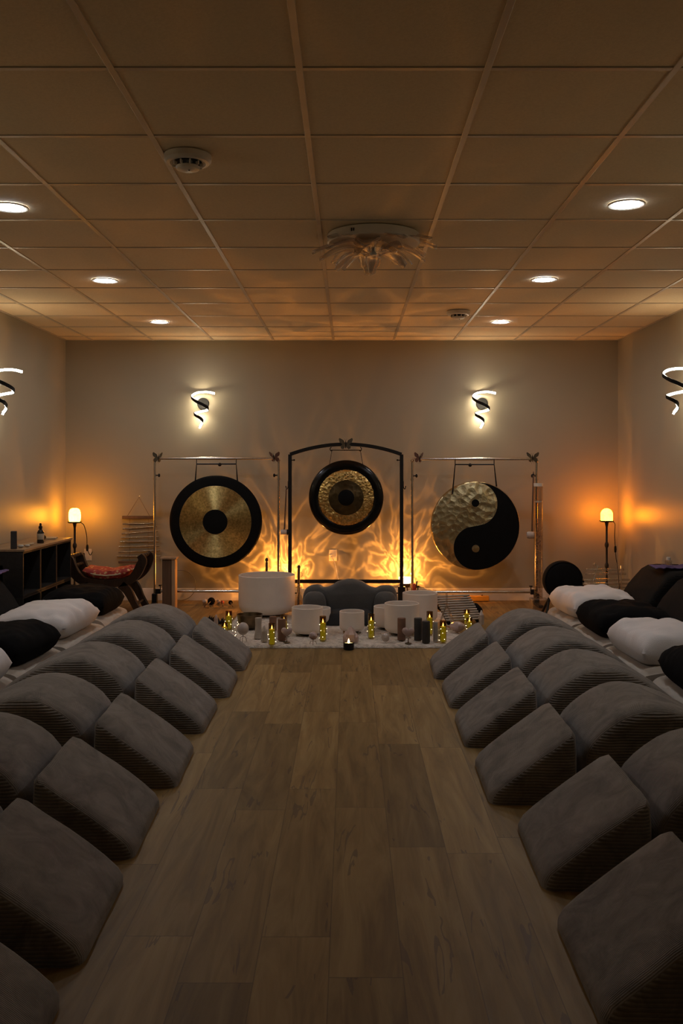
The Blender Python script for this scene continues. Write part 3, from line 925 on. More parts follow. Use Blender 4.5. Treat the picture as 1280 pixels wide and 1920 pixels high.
YS = 9.0
steel_stand('polished steel pipe stand holding the black rimmed brass gong', 290, 522, 859.5, 1108.5, YS)
steel_stand('polished steel pipe stand holding the yin yang gong', 772.5, 1005.5, 860.5, 1110, YS)

YC = 8.95
t = thing('arched_gong_stand', 'black square tube gong stand with arched top in the middle', 'gong stand', (WX(648, YC), YC, 0))
w = WX(753, YC)-WX(544, YC); tw = .034
zc, za = WZ(852, YC), WZ(833, YC)
for s in (-1, 1):
    MB().box((s*w/2, 0, zc/2+.01), (tw, tw, zc-.02)).build('post', 'black_metal', t, 0, .004)
    m = MB().box((s*w/2, -.16, .024), (.05,.44,.04)); m.box((s*w/2, 0, .11), (.07,.06,.17)); m.build('foot', 'black_metal', t, 0, .005)
    m = MB().tube([(s*(w/2-.03),0,.13),(s*(w/2-.075),0,.13)], .006, 8); m.sphere((s*(w/2-.082),0,.13), .013, 12, 8); m.build('knob', 'black_metal', t)
    m = MB().tube([(s*(w/2-.015),0,zc-.055),(s*(w/2-.035),0,zc-.055)], .005, 8); m.sphere((s*(w/2-.04),0,zc-.055), .009, 10, 8); m.build('screw', 'black_metal', t)
    hk = catmull([(s*(w/2+.015),0,WZ(905,YC)),(s*(w/2+.02),0,WZ(914,YC)),(s*(w/2+.033),0,WZ(917,YC)),(s*(w/2+.042),0,WZ(911,YC))], 6)
    m = MB().tube(hk, .004, 8); m.box((s*(w/2+.017),0,WZ(908,YC)), (.008,.016,.06)); m.build('mallet_hook', 'black_metal', t)
pts = [Vector((w/2*(-1+2*k/24), 0, zc+(za-zc)*(1-(-1+2*k/24)**2))) for k in range(25)]
rings = []
for i, p in enumerate(pts):
    d = (pts[min(i+1, 24)]-pts[max(i-1, 0)]).normalized(); nrm = Vector((-d.z, 0, d.x))
    rings.append([p+nrm*tw/2+Vector((0,-tw/2,0)), p+nrm*tw/2+Vector((0,tw/2,0)), p-nrm*tw/2+Vector((0,tw/2,0)), p-nrm*tw/2+Vector((0,-tw/2,0))])
MB().ring_loft(rings).build('arched_bar', 'black_metal', t, 30, .003, 2)
MB().box((0,0,WZ(1090,YC)), (w-tw, tw, tw)).build('bottom_bar', 'black_metal', t, 0, .004)
for s in (-1, 1):
    x = WX(648+s*27, YC)-WX(648, YC); z0 = WZ(838.5, YC)
    MB().tube(catmull([(x,0,z0),(x+s*.012,0,z0-.012),(x+s*.010,0,z0-.03),(x-s*.004,0,z0-.036),(x-s*.012,0,z0-.026)], 6), .004, 8).build('hook', 'black_metal', t)

def butterfly(loc, rx, rz, mat, label, sc_=1.0):
    t = thing('butterfly_ornament', label, 'butterfly', loc, rz, 'butterflies clipped on the gong stands')
    t.rotation_euler = (rx, 0, rz)
    MB().tube([(0,0,-.035),(0,0,-.01),(0,0,.018),(0,0,.03)], [.002,.005,.005,.003], 8).build('body', 'black_metal', t)
    for s in (-1, 1):
        P = [(s*.004,.005),(s*.022,.040),(s*.058,.058),(s*.066,.046),(s*.056,.018),(s*.030,.004),(s*.048,-.008),(s*.044,-.034),(s*.022,-.042),(s*.006,-.018)]
        m = MB().prism(P, -.001, .001); m.xf(Matrix.Rotation(s*.35, 4, 'Z'))
        m.build('wing', mat, t, 0)
        MB().tube(catmull([(s*.001,0,.03),(s*.006,-.004,.045),(s*.014,-.006,.052)], 5), .0009, 5).build('antenna', 'black_metal', t)
        MB().tube([(s*.003,0,-.02),(s*.012,0,-.055)], .0009, 5).build('foot', 'black_metal', t)
    if sc_ != 1: t.scale = (sc_,)*3
    return t
zb_ = WZ(859.5, YS)
butterfly((WX(298, YS), YS-.030, zb_+.0), .2, .9, 'olive', 'olive butterfly at the steel stand corner above the wooden pedestal')
butterfly((WX(514, YS), YS-.030, zb_+.005), .3, -.5, 'rust', 'rust butterfly at the brass gong stand corner beside the arched stand')
butterfly((WX(648, YC), YC-.034, WZ(834, YC)), .1, 0, 'olive', 'olive butterfly on top of the arched black stand', 1.1)
butterfly((WX(786, YS), YS-.030, zb_), .2, .7, 'rust', 'rust butterfly at the yin yang stand corner beside the arched stand')
butterfly((WX(997, YS), YS-.030, zb_), .3, -.4, 'olive', 'olive butterfly at the yin yang stand corner above the clear tube')

# --- gongs
def disc_strap(t, px0, px1, ptop, legs, Y, cx, cz, knob):
    """black strap bracket from which a gong hangs"""
    def q(px, py): return (WX(px, Y)-cx, 0, WZ(py, Y)-cz)
    m = MB().tube([q(*legs[0]), q(px0, ptop), q(px1, ptop), q(*legs[1])], .0075, 8); m.build('hanger', 'black_metal', t)
    k = q(knob, ptop+1); MB().sphere(k, .018, 14, 10).build('hanger_knob', 'black_metal', t)
    m = MB()
    for s, px in ((-1, px0), (1, px1)): m.tube([q(px, ptop), (q(px, ptop)[0], 0, WZ(860.5, Y)-cz-.002)], .004, 8)
    m.build('hanger_cord', 'black_metal', t)
YG = YS-.012
cx, cz = WX(404.5, YG), WZ(978, YG)
t = thing('brass_gong', 'large brass gong with wide black rim and black centre', 'gong', (cx, YG, cz))
k = 1/F*YG
r1, r2, r3 = 23*k, 68*k, 86.5*k
MB().lathe([(0,-.055),(r1*.6,-.055),(r1,-.050),(r1,-.046),(0,-.046)], seg=48, axis='Y').build('boss', 'gong_black', t)
MB().lathe([(r1*.98,-.047),(r1*1.6,-.043),(r2*.7,-.036),(r2,-.030),(r2,-.024),(r1*.98,-.040)], seg=96, axis='Y').build('playing_face', 'gongA', t, 60)
MB().lathe([(r2*.99,-.031),(r3*.95,-.024),(r3*.99,-.018),(r3,-.008),(r3,.022),(r3*.985,.022),(r3*.98,-.004),(r2*.99,-.020)], seg=96, axis='Y').build('rim', 'gong_black', t, 60)
disc_strap(t, 368.4, 442.6, 870, ((366,902),(445,902)), YG, cx, cz, 411.8)

YG2 = YC-.04
cx, cz = WX(648.7, YG2), WZ(932.8, YG2)
t = thing('bronze_gong', 'dark shiny gong with hammered gold ring in the arched stand', 'gong', (cx, YG2, cz))
k = 1/F*YG2
ra, rb, rc, rd = 15*k, 33*k, 53*k, 70*k
MB().lathe([(0,-.070),(ra*.7,-.069),(ra,-.060),(ra,-.05),(0,-.05)], seg=40, axis='Y').build('boss', 'gong_black', t, 50)
MB().lathe([(ra*.98,-.058),(rb*.6,-.054),(rb,-.047),(rb,-.04),(ra*.98,-.05)], seg=80, axis='Y').build('centre_plate', 'gongB', t, 60)
MB().lathe([(rb*.995,-.0475),(rc*.86,-.041),(rc*.97,-.033),(rc,-.025),(rc,-.02),(rb*.995,-.04)], seg=80, axis='Y').build('hammered_ring', 'gongB2', t, 60)
MB().lathe([(rc*.985,-.026),(rc*1.05,-.032),(rd*.90,-.030),(rd*.97,-.020),(rd,-.004),(rd,.035),(rd*.985,.035),(rd*.98,0),(rc*.985,-.018)], seg=96, axis='Y').build('rim', 'gong_rim', t, 60)
m = MB()
for s in (-1, 1): m.tube([(s*31*k,-.005,WZ(870,YG2)-cz),(s*27*k,.035,WZ(846,YG2)-cz)], .003, 6)
m.build('hanging_cord', 'black_metal', t)
MB().tube([(-29*k,.032,WZ(844,YG2)-cz),(29*k,.032,WZ(844,YG2)-cz)], .004, 8).build('hanging_rod', 'black_metal', t)

cx, cz = WX(890.4, YG), WZ(985.7, YG)
t = thing('yin_yang_gong', 'large pale brass gong painted with a black yin yang pattern', 'gong', (cx, YG, cz))
k = 1/F*YG
rr = 83*k
MB().lathe([(0,-.040),(rr*.5,-.037),(rr*.96,-.028),(rr*.99,-.022),(rr,-.012),(rr,.022),(rr*.985,.022),(rr*.98,-.008),(rr*.5,-.024),(0,-.028)], seg=96, axis='Y').build('playing_face', 'gongC', t, 60)
def face_y(x, z):
    r = min(1, math.hypot(x, z)/rr); return -.0415+.0035*(r/.5) if r < .5 else -.038+.0095*(r-.5)/.46
rp = rr*.985
# the painted half follows the dished face, row by row
rows = []
for i in range(81):
    z = rp*math.cos(PI*i/80)
    xo = math.sqrt(max(0, rp*rp-z*z))
    xi = math.sqrt(max(0, (rp/2)**2-(abs(z)-rp/2)**2)); xi = xi if z > 0 else -xi
    rows.append([Vector((xi+(xo-xi)*q/14, face_y(xi+(xo-xi)*q/14, z)-.0012, z)) for q in range(15)])
mm = MB(); mm.grid(rows)
o = mm.build('black_paint', 'gong_black', t, 0, weld=True); sm = o.modifiers.new('thick', 'SOLIDIFY'); sm.thickness = .0015; sm.offset = 0
dz = rp*.5
MB().lathe([(0,-.0415),(7*k,-.0412),(7*k,-.030),(0,-.030)], (-.002, 0, WZ(943,YG)-cz), 28, 'Y').build('black_dot', 'gong_black', t)
MB().lathe([(0,-.0440),(7*k,-.0437),(7*k,-.034),(0,-.034)], (0, 0, WZ(1028,YG)-cz), 28, 'Y').build('brass_dot', 'gongC', t)
disc_strap(t, 853, 926, 871, ((848,926),(930.5,912)), YG-.05, cx, cz, 881)
for ch in t.children:
    if ch.name.startswith('hanger'): ch.location.y = -.05
# --- mallets
t = thing('gong_mallet', 'white headed mallet hanging from the hook of the arched stand', 'mallet', (WX(537, YC), YC-.0, WZ(915, YC)))
MB().tube([(0,0,.012),(-.004,0,-.02),(-.020,0,-.40)], [.003,.006,.008], 10).build('handle', 'brown_wood', t)
MB().lathe([(0,-.03),(.025,-.03),(.028,-.02),(.028,.02),(.025,.03),(0,.03)], (-.026,0,-.43), 24, 'X').build('head', 'felt', t)
MB().lathe([(0,.03),(.03,.03),(.027,.05),(.015,.058),(0,.058)], (-.026,0,-.43), 20, 'X').build('head_cap', 'black_metal', t)
t = thing('gong_mallet', 'white round headed mallet hanging by the clear tube', 'mallet', (WX(998, YS), YS-.045, WZ(890, YS)))
MB().tube([(0,0,.03),(.0,0,-.02),(-.012,0,-.55)], [.004,.009,.009], 10).build('handle', 'brown_wood', t)
m = MB().tube([(0,.03,.0),(0,0,.0)], .005, 8); m.sphere((0,.002,.0), .012, 12, 8); m.build('hanger_clip', 'black_metal', t)
MB().lathe([(0,-.038),(.028,-.038),(.034,-.026),(.034,.026),(.028,.038),(0,.038)], (-.024,0,-.585), 24, 'X').build('head', 'felt', t)
# --- clear rain tube
Y = 8.67
t = thing('rain_tube', 'tall clear tube with white caps standing before the yin yang stand post', 'rainstick', (WX(1009, Y), Y, 0))
r = 8.3/F*Y
zt = WZ(906, Y)
MB().lathe([(r,.12),(r,zt-.02),(r-.004,zt-.02),(r-.004,.12),(r,.12)], seg=32).build('tube', 'tube', t, 60)
MB().lathe([(0,zt-.03),(r+.002,zt-.03),(r+.003,zt),(0,zt)], seg=32).build('cap', 'white_plastic', t)
MB().lathe([(0,WZ(942,Y)),(r-.005,WZ(942,Y)),(r-.005,WZ(939,Y)),(0,WZ(939,Y))], seg=32).build('disc', 'white_plastic', t)
m = MB()
rnd = random.Random(3)
for i in range(170):
    a = rnd.uniform(0, 2*PI); q = r*.78*math.sqrt(rnd.random()); z = .13+(WZ(975,Y)-.13)*rnd.random()
    m.sphere((q*math.cos(a), q*math.sin(a), z), rnd.uniform(.003,.006), 6, 4)
o = m.build('beads', 'beads', t, 60); o['kind'] = 'stuff'
m = MB()
for i in range(22):
    z = .13+i*.043; a = i*2.4
    m.tube([(r*.9*math.cos(a), r*.9*math.sin(a), z), (-r*.9*math.cos(a), -r*.9*math.sin(a), z+.012)], .002, 5)
m.build('pin', 'beads', t)
MB().box((.005,0,.06), (.155,.16,.115)).build('base', 'acrylic', t, 0, .006)

# ------------------------------------------------------------------ flame lamps behind the gongs
def gobo_light(name, loc, col, power, scale, parent, seed):
    d = bpy.data.lights.new(name, 'POINT'); d.shadow_soft_size = .006; d.energy = power; d.color = col
    d.use_nodes = True
    nt = d.node_tree; nt.nodes.clear()
    out = nt.nodes.new('ShaderNodeOutputLight'); em = nt.nodes.new('ShaderNodeEmission')
    tc = nt.nodes.new('ShaderNodeTexCoord'); mp = nt.nodes.new('ShaderNodeMapping')
    mp.inputs['Location'].default_value = (seed, seed*.6, 0); mp.inputs['Scale'].default_value = (1, 1, .55)
    nz = nt.nodes.new('ShaderNodeTexNoise'); nz.inputs['Scale'].default_value = scale; nz.inputs['Detail'].default_value = 3.5; nz.inputs['Distortion'].default_value = 1.3
    # light bent by rippled glass gathers into bright folds: 1/(a+|n-.5|)
    sb = nt.nodes.new('ShaderNodeMath'); sb.operation = 'SUBTRACT'; sb.inputs[1].default_value = .5
    ab = nt.nodes.new('ShaderNodeMath'); ab.operation = 'ABSOLUTE'
    ad = nt.nodes.new('ShaderNodeMath'); ad.operation = 'ADD'; ad.inputs[1].default_value = .022
    dv = nt.nodes.new('ShaderNodeMath'); dv.operation = 'DIVIDE'; dv.inputs[0].default_value = .075
    bs = nt.nodes.new('ShaderNodeMath'); bs.operation = 'ADD'; bs.inputs[1].default_value = .10
    em.inputs['Color'].default_value = (*col, 1)
    L = nt.links.new
    L(tc.outputs['Normal'], mp.inputs[0]); L(mp.outputs[0], nz.inputs['Vector']); L(nz.outputs[0], sb.inputs[0]); L(sb.outputs[0], ab.inputs[0])
    L(ab.outputs[0], ad.inputs[0]); L(ad.outputs[0], dv.inputs[1]); L(dv.outputs[0], bs.inputs[0]); L(bs.outputs[0], em.inputs['Strength']); L(em.outputs[0], out.inputs[0])
    d.color = (1, 1, 1)
    o = bpy.data.objects.new(name, d); C.objects.link(o); o.location = loc; o.parent = parent
    return o
def flame_lamp(px, py, Y, label, power, seed):
    z = WZ(py, Y)
    t = thing('flame_lamp', label, 'lamp', (WX(px, Y), Y, 0), 0, 'flame effect lamps on the floor')
    m = MB()
    for k in range(4):
        a = PI/4+k*PI/2; m.tube([(.05*math.cos(a), .05*math.sin(a), .004), (.03*math.cos(a), .03*math.sin(a), z-.06)], .005, 8)
    m.torus((0,0,.02), .048, .004); m.build('wire_base', 'wire', t)
    MB().lathe([(0,z-.065),(.045,z-.065),(.058,z-.034),(.058,z-.028),(0,z-.028)], seg=28).build('tray', 'wire', t)
    MB().lathe([(.058,z-.028),(.064,z-.02),(.064,z+.030),(.061,z+.030),(.061,z-.02),(.055,z-.026)], seg=32).build('glass_bowl', 'floorlamp', t, 60)
    gobo_light('flame_glow', (0, 0, z+.062), (1, .37, .065), power, 2.9, t, seed)
    return t
flame_lamp(759, 1088, 9.14, 'glowing flame lamp on the floor between arched stand and yin yang stand', 17, 3.1)
flame_lamp(531, 1090, 9.14, 'glowing flame lamp on the floor behind the largest white bowl', 17, 8.4)

# ------------------------------------------------------------------ rug
RX0, RX1, RY0, RY1 = -1.02, .90, 6.875, 8.52
m = MB(); rows = []
nx, ny = 60, 50
for i in range(nx+1):
    x = RX0+(RX1-RX0)*i/nx
    rows.append([Vector((x, RY0+(RY1-RY0)*j/ny, .020+.005*noise.noise(Vector((x*14, (RY1-RY0)*j/ny*14, 0))) if 0 < i < nx and 0 < j < ny else .004)) for j in range(ny+1)])
m.grid(rows)
o = m.build('area_rug', 'rug', None, 60); sm = o.modifiers.new('thick', 'SOLIDIFY'); sm.thickness = .006
tag(o, 'pale cream textured rug under the bowls and candles', 'rug')
RZ = .027

# ------------------------------------------------------------------ floor chair
Y0 = 8.02
t = thing('floor_chair', 'slate grey plush floor chair with humped back and two rounded arms', 'floor chair', (WX(656, Y0), Y0, RZ))
k = Y0/F
def blob(c, r, sub=24): return MB().sphere(c, r, sub, 16)
m = MB()
prof = [(-89,0),(-91,20),(-89,44),(-80,56),(-62,60),(-50,55),(-36,58),(-22,66),(0,70),(22,66),(36,58),(50,54),(62,58),(80,57),(89,46),(91,20),(89,0)]
# back: humped silhouette with real thickness, its top leaning and rounded
P = catmull([(x*k*.985, 0, z*k*1.06) for x, z in prof], 5)
rings = []
for dy, s in ((.18,.90),(.16,.97),(.10,1.0),(.04,1.0),(-.01,.97),(-.03,.90)):
    rings.append([Vector((p.x*s, dy, max(.0, p.z*(s if p.z > .02 else 1)))) for p in P])
m.ring_loft(rings); m.build('backrest', 'chair', t, 70)
for s in (-1, 1):
    m = MB(); rings = []
    for i in range(13):
        f = i/12; y = -.13+.19*f; e = min(1, math.sin(PI/2*min(1, .02+f*2.2)))**.45
        ring = []
        for q in range(24):
            a = 2*PI*q/24; c_, s_ = math.cos(a), math.sin(a)
            x = (.10*e)*abs(c_)**.75*(1 if c_ > 0 else -1); z = .125+.125*(.35+.65*e)*abs(s_)**.75*(1 if s_ > 0 else -1)
            ring.append(Vector((s*.305+x, y, z if s_ > 0 else max(0, z*(1.0 if e > .9 else .8)))))
        rings.append(ring)
    m.ring_loft(rings).build('armrest', 'chair', t, 70)
m = MB()
rows = []
for i in range(17):
    u = -1+i/8; rows.append([Vector((.21*u, -.29+.30*(j/12), .105*((1-abs(u)**6)*(1-abs(2*j/12-1)**6))**.4)) for j in range(13)])
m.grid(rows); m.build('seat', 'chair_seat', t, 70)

# ------------------------------------------------------------------ crystal bowls
def bowl(px, pbot, dia_px, top, label, ring=True, name='crystal_bowl'):
    Y = FY(pbot, RZ); s = Y/F; r = dia_px*s/2; h = (pbot-top)*s
    Y += r*.55
    t = thing(name, label, 'singing bowl', (WX(px, Y), Y, RZ+.012), 0, 'white frosted singing bowls')
    w = .008; c = min(.34*r, .4*h)
    pr = [(0,0),(r*.45,0)]
    for i in range(7):
        a = i/6*PI/2; pr.append((r*.62+(r*.38)*math.sin(a), c-c*math.cos(a)))
    pr += [(r,h*.7),(r,h-.003),(r-w*.5,h),(r-w,h-.003),(r-w,c)]
    for i in range(1, 7):
        a = (1-i/6)*PI/2; pr.append((r*.60+(r*.40-w)*math.sin(a), c+w-c*math.cos(a)))
    pr += [(0,w)]
    MB().lathe(pr, seg=72).build('bowl', 'frost', t, 50)
    MB().torus((0,0,-.004), r*.50, .008, 'Z', 40, 8).build('rubber_ring', 'black_metal', t)
    return t
bowl(500, 1156, 107, 1083, 'largest white frosted bowl, standing before the brass gong stand')
bowl(576, 1192, 59, 1143, 'white frosted bowl behind the small rose crystal and nearest green candle')
bowl(594, 1172, 52, 1144, 'white frosted bowl half hidden before the floor chair arm, shelf side')
bowl(659.5, 1187, 47, 1150, 'smallest white frosted bowl behind the tan pillar stone and tealight')
bowl(727, 1180, 54, 1141, 'white frosted bowl half hidden behind the middle bowl, beside the green candle')
bowl(753, 1191, 66, 1136, 'white frosted bowl directly behind the brown pillar stone')
bowl(787, 1170, 66, 1116, 'tall white frosted bowl below the flame lamp and red clip')

def place(py, z=RZ): return FY(py, z)
# antique bronze bowl
Y = place(1182)+.09; r = 24*Y/F; h = 27*Y/F
t = thing('bronze_bowl', 'dark bronze singing bowl behind the pale flared stone', 'singing bowl', (WX(468, Y), Y, RZ))
MB().lathe([(0,0),(r*.45,0),(r*.72,h*.12),(r*.9,h*.45),(r,h*.95),(r*1.02,h),(r*.97,h),(r*.87,h*.45),(r*.69,h*.16),(0,.01)], seg=48).build('bowl', 'bronze', t, 50)

# ------------------------------------------------------------------ flame candles in amber jars with fairy lights
def candle(px, pbot, ptop, label, wpx=12.6, rzz=0.0):
    Y = place(pbot); s = Y/F; h = (pbot-ptop)*s; r = wpx*s/2
    t = thing('jar_candle', label, 'candle', (WX(px, Y), Y+r, RZ+.001), rzz, 'lit candles in amber glass jars')
    MB().lathe([(0,0),(r,0),(r,h),(r-.0018,h),(r-.0018,.003),(0,.003)], seg=28).build('glass_jar', 'amber', t, 50)
    hw = h*.70
    MB().lathe([(0,.005),(r-.004,.005),(r-.004,hw),(r-.007,hw+.003),(r*.5,hw-.002),(0,hw-.003)], seg=24).build('wax', 'wax', t, 50)
    MB().tube([(0,0,hw-.003),(0,0,hw+.006)], .0012, 6).build('wick', 'black_metal', t)
    fh = .034
    MB().lathe([(0,hw+.003),(.004,hw+.006),(.0062,hw+.012),(.0045,hw+.020),(.0018,hw+.029),(0,hw+fh)], seg=14).build('flame', 'flame', t, 60)
    pts = []; n = 46
    for i in range(n):
        f = i/(n-1); a = 2*PI*2.3*f+rzz*2; pts.append(((r+.0022)*math.cos(a), (r+.0022)*math.sin(a), .012+(hw*.95-.012)*f))
    ls = MB().tube(pts, .0006, 4).build('light_string', 'wire', t)
    b0 = None
    for i in range(2, n, 6):
        if b0 is None: b0 = MB().sphere((0,0,0), .0030, 8, 6).build('fairy_bulb', 'bulb', ls); o = b0
        else: o = b0.copy(); C.objects.link(o); o.parent = ls
        p = pts[i]; o.location = (p[0]*1.06, p[1]*1.06, p[2]+random.uniform(-.006,.006))
    return t
candle(428, 1180, 1147, 'green jar candle with fairy lights before the black crystal cluster', 12.4, .3)
candle(420, 1199, 1169, 'green jar candle with fairy lights beside the first wedge cushion, crate shelf side', 12.4, 1.1)
candle(509, 1210, 1170, 'green jar candle with fairy lights between pale stone point and rose quartz heart', 12.6, 1.9)
candle(532, 1190, 1157, 'amber jar candle mostly hidden behind the second brown pillar stone', 12, 2.2)
candle(605, 1202, 1156.5, 'tall green jar candle before the white bowl and floor chair arm', 12.8, 2.8)
candle(695.7, 1197, 1152.5, 'tall green jar candle before the floor chair seat beside the half hidden bowl', 12.6, 3.7)
candle(805.8, 1190, 1147.5, 'green jar candle behind the two dark pillar stones', 12, 4.4)
candle(831, 1205, 1165, 'green jar candle between pale square stone and wedge cushion, yin yang gong side', 12.8, 5.0)
candle(875.5, 1172, 1144, 'green jar candle before the black bag, yin yang gong side', 11.5, 5.5)
candle(880.5, 1186, 1160, 'green jar candle almost hidden behind the wedge cushion, yin yang gong side', 11.5, 6.0)

# ------------------------------------------------------------------ pillars of stone
def pillar(px, pbot, ptop, wpx, mat, label, flare=0, sides=24, name='pillar_stone'):
    Y = place(pbot); s = Y/F; h = (pbot-ptop)*s; r = wpx*s/2
    m = MB()
    if flare: pr = [(0,0),(r*1.15,0),(r*1.12,.006),(r*.86,h*.30),(r*.78,h*.65),(r*.86,h*.98),(r*.84,h),(0,h)]
    else: pr = [(0,0),(r*.97,0),(r,.004),(r,h-.004),(r*.95,h),(r*.3,h-.001),(0,h-.003)]
    m.lathe(pr, seg=sides)
    return tag(m.build(name, mat, None, 40), label, 'stone pillar', 'stone pillars on the rug', (WX(px, Y), Y+r, RZ), random.random())
pillar(511, 1183, 1157, 14, 'pill_brown', 'brown pillar stone at the foot of the largest white bowl')
pillar(527.6, 1202, 1162, 15.5, 'pill_brown', 'brown pillar stone behind the rose quartz heart, shelf side')
pillar(650, 1186, 1158, 14.5, 'pill_tan', 'tan pillar stone before the smallest white bowl')
pillar(660.5, 1184, 1157, 7, 'pill_pale', 'thin pale pillar stone beside the tan one', 0, 6)
pillar(753, 1201, 1160, 15.5, 'pill_brown', 'red brown pillar stone beside the pink heart, before a white bowl')
pillar(784, 1201, 1160, 15, 'pill_dark', 'near black pillar stone behind the pink heart stand')
pillar(799, 1206, 1166, 15, 'pill_dark', 'near black pillar stone standing frontmost beside the pale square stone')
pillar(818.5, 1204, 1167, 13, 'pill_pale', 'pale square pillar stone between dark stone and green candle', 0, 4)
pillar(483.5, 1198, 1159.5, 15, 'pill_pale', 'pale flared pillar stone before the bronze bowl', 1)

def crystal_point(px, pbot, ptop, wpx, mat, label, sides=6):
    Y = place(pbot); s = Y/F; h = (pbot-ptop)*s; r = wpx*s/2
    m = MB().lathe([(0,0),(r,0),(r*.92,h*.62),(0,h)], seg=sides)
    return tag(m.build('crystal_point', mat, None, 20, .002, 1), label, 'crystal', 'standing crystal points', (WX(px, Y), Y+r, RZ), random.random())
crystal_point(494.5, 1204, 1172, 13, 'pill_pale', 'pale pointed crystal between flared stone and green candle')
crystal_point(404.5, 1178, 1150, 8.5, 'rose', 'pink pointed crystal between two black crystal clusters')
crystal_point(903, 1172, 1143, 11, 'quartz', 'clear pointed crystal beside the black bag and domed cushion')
def cluster(px, pbot, hpx, wpx, mat, label, n, seed, name='crystal_cluster'):
    Y = place(pbot); s = Y/F; h = hpx*s; r = wpx*s/2; rnd = random.Random(seed); m = MB()
    m.sphere((0,0,h*.18), (r*.8, r*.6, h*.2), 14, 8)
    for i in range(n):
        a = rnd.uniform(0, 2*PI); q = r*.7*math.sqrt(rnd.random()); hh = h*rnd.uniform(.5, 1.0)*(1-.35*q/r); w_ = r*rnd.uniform(.10,.20)
        sub = MB().lathe([(0,0),(w_,0),(w_*.9,hh*.65),(0,hh)], seg=6)
        mt = Matrix.Translation((q*math.cos(a), q*math.sin(a)*.7, 0)) @ Matrix.Rotation(.7*q/r, 4, Vector((-math.sin(a), math.cos(a), 0)))
        sub.xf(mt)
        off = len(m.bm.verts); vs_ = [v.co.copy() for v in sub.bm.verts]; fs_ = [[v.index for v in f.verts] for f in (sub.bm.verts.index_update() or sub.bm.faces)]
        m._add(vs_, fs_); sub.bm.free()
    for v in m.bm.verts: v.co.z = max(0, v.co.z)
    return tag(m.build(name, mat, None, 20), label, 'crystal', None, (WX(px, Y), Y+r*.6, RZ), 0)
cluster(390, 1170, 19, 21, 'geode', 'black crystal cluster next to the first domed cushion', 16, 1)
cluster(414, 1171, 19, 14, 'geode', 'smaller black crystal cluster behind the green candle', 12, 2)
def rough(px, pbot, hpx, wpx, mat, label, seed, tip=0):
    Y = place(pbot); s = Y/F; h = hpx*s; r = wpx*s/2; m = MB()
    m.sphere((0,0,h*.5), (r, r*.8, h*.5), 14, 10)
    for v in m.bm.verts:
        d = noise.noise(v.co*28+Vector((seed,0,0))); v.co.x *= 1+.25*d; v.co.y *= 1+.25*d
        if tip and v.co.z > h*.6: v.co.x *= .8; v.co.y *= .8
        v.co.z = max(0, v.co.z)
    return tag(m.build('rough_crystal', mat, None, 25), label, 'crystal', None, (WX(px, Y), Y+r*.8, RZ+.001), seed)
rough(859, 1187, 20, 30, 'rose', 'raw rose quartz lump beside the clear pyramid, yin yang gong side', 2.3)
rough(722.5, 1205, 17, 17, 'quartz', 'cloudy rough crystal beside the green candle and pink heart', 5.1)
rough(574, 1178, 9, 10, 'quartz', 'small cloudy crystal behind the white bowl and chair arm', 1.1) if False else None
Y = place(1207); s = Y/F
t = thing('quartz_tealight_holder', 'translucent pink quartz with pointed top behind the lit tealight', 'crystal', (WX(657, Y), Y+.06, RZ))
m = MB()
for (x, y, h, r, a) in ((0,0,31,11,0),(-9,-2,22,6,.25),(9,0,20,6,-.25),(4,-4,17,6,-.1),(-4,-5,15,6,.1)):
    sub = [(0,0),(r*s,0),(r*s*1.05,h*s*.5),(r*s*.45,h*s*.86),(0,h*s)]
    m.lathe(sub, (x*s, y*s, 0), 7)
m.build('crystal_body', 'rose', t, 20)
MB().lathe([(0,-.0),(14*s,0),(14*s,.006),(0,.006)], seg=20).build('base', 'glass', t)

def stand_stone(px, pbot, ptop, wpx, kind, mat, label, legs=True):
    Y = place(pbot); s = Y/F; h = (pbot-ptop)*s; r = wpx*s/2
    t = thing('crystal_on_stand', label, 'crystal', (WX(px, Y), Y+.03, RZ), 0, 'crystals on wire stands')
    m = MB()
    zb = h-2*r*(1.08 if kind == 'egg' else .92)
    if legs:
        for q in range(3):
            a = PI/6+q*2*PI/3
            m.tube(catmull([(.030*math.cos(a), .030*math.sin(a), .001), (.022*math.cos(a), .022*math.sin(a), zb*.6), (.003*math.cos(a), .003*math.sin(a), zb*.8)], 5), .0018, 6)
        m.tube([(0,0,zb*.7),(0,0,zb)], .0025, 8)
    else:
        m.lathe([(0,0),(.026,0),(.024,.004),(.005,.006),(.003,zb*.5),(.003,zb),(0,zb)], seg=20)
    m.torus((0,0,zb+.006), r*.42, .002)
    m.build('wire_stand', 'bronze', t)
    m = MB()
    if kind == 'heart':
        P = []
        for k in range(40):
            a = 2*PI*k/40; x = 16*math.sin(a)**3; z = 13*math.cos(a)-5*math.cos(2*a)-2*math.cos(3*a)-math.cos(4*a)
            P.append((x/17*r, z/17*r))
        rings = []
        for dy, q in ((-.018,.45),(-.014,.8),(-.006,.98),(.006,.98),(.014,.8),(.018,.45)):
            rings.append([Vector((x*q, dy, h-r*.86+z*q)) for x, z in P])
        m.ring_loft(rings)
    elif kind == 'egg':
        m.sphere((0,0,h-r*1.08), (r, r, r*1.08), 24, 16)
    else:
        m.sphere((0,0,h-r*.9), (r, r*.9, r*.9), 14, 10)
        for v in m.bm.verts: v.co += v.co.normalized()*noise.noise(v.co*45)*.010
    m.build('stone', mat, t, 60 if kind != 'rough' else 25)
    return t
stand_stone(454.5, 1205, 1168, 22, 'egg', 'quartz', 'cloudy quartz egg on three legged wire stand before the bronze bowl')
stand_stone(537, 1206, 1176, 23, 'heart', 'rose', 'rose quartz heart on stand before the brown pillar stone, shelf side', False)
stand_stone(586.5, 1210, 1186, 16.5, 'rough', 'rose', 'small rough rose crystal on stand beside the tall green candle')
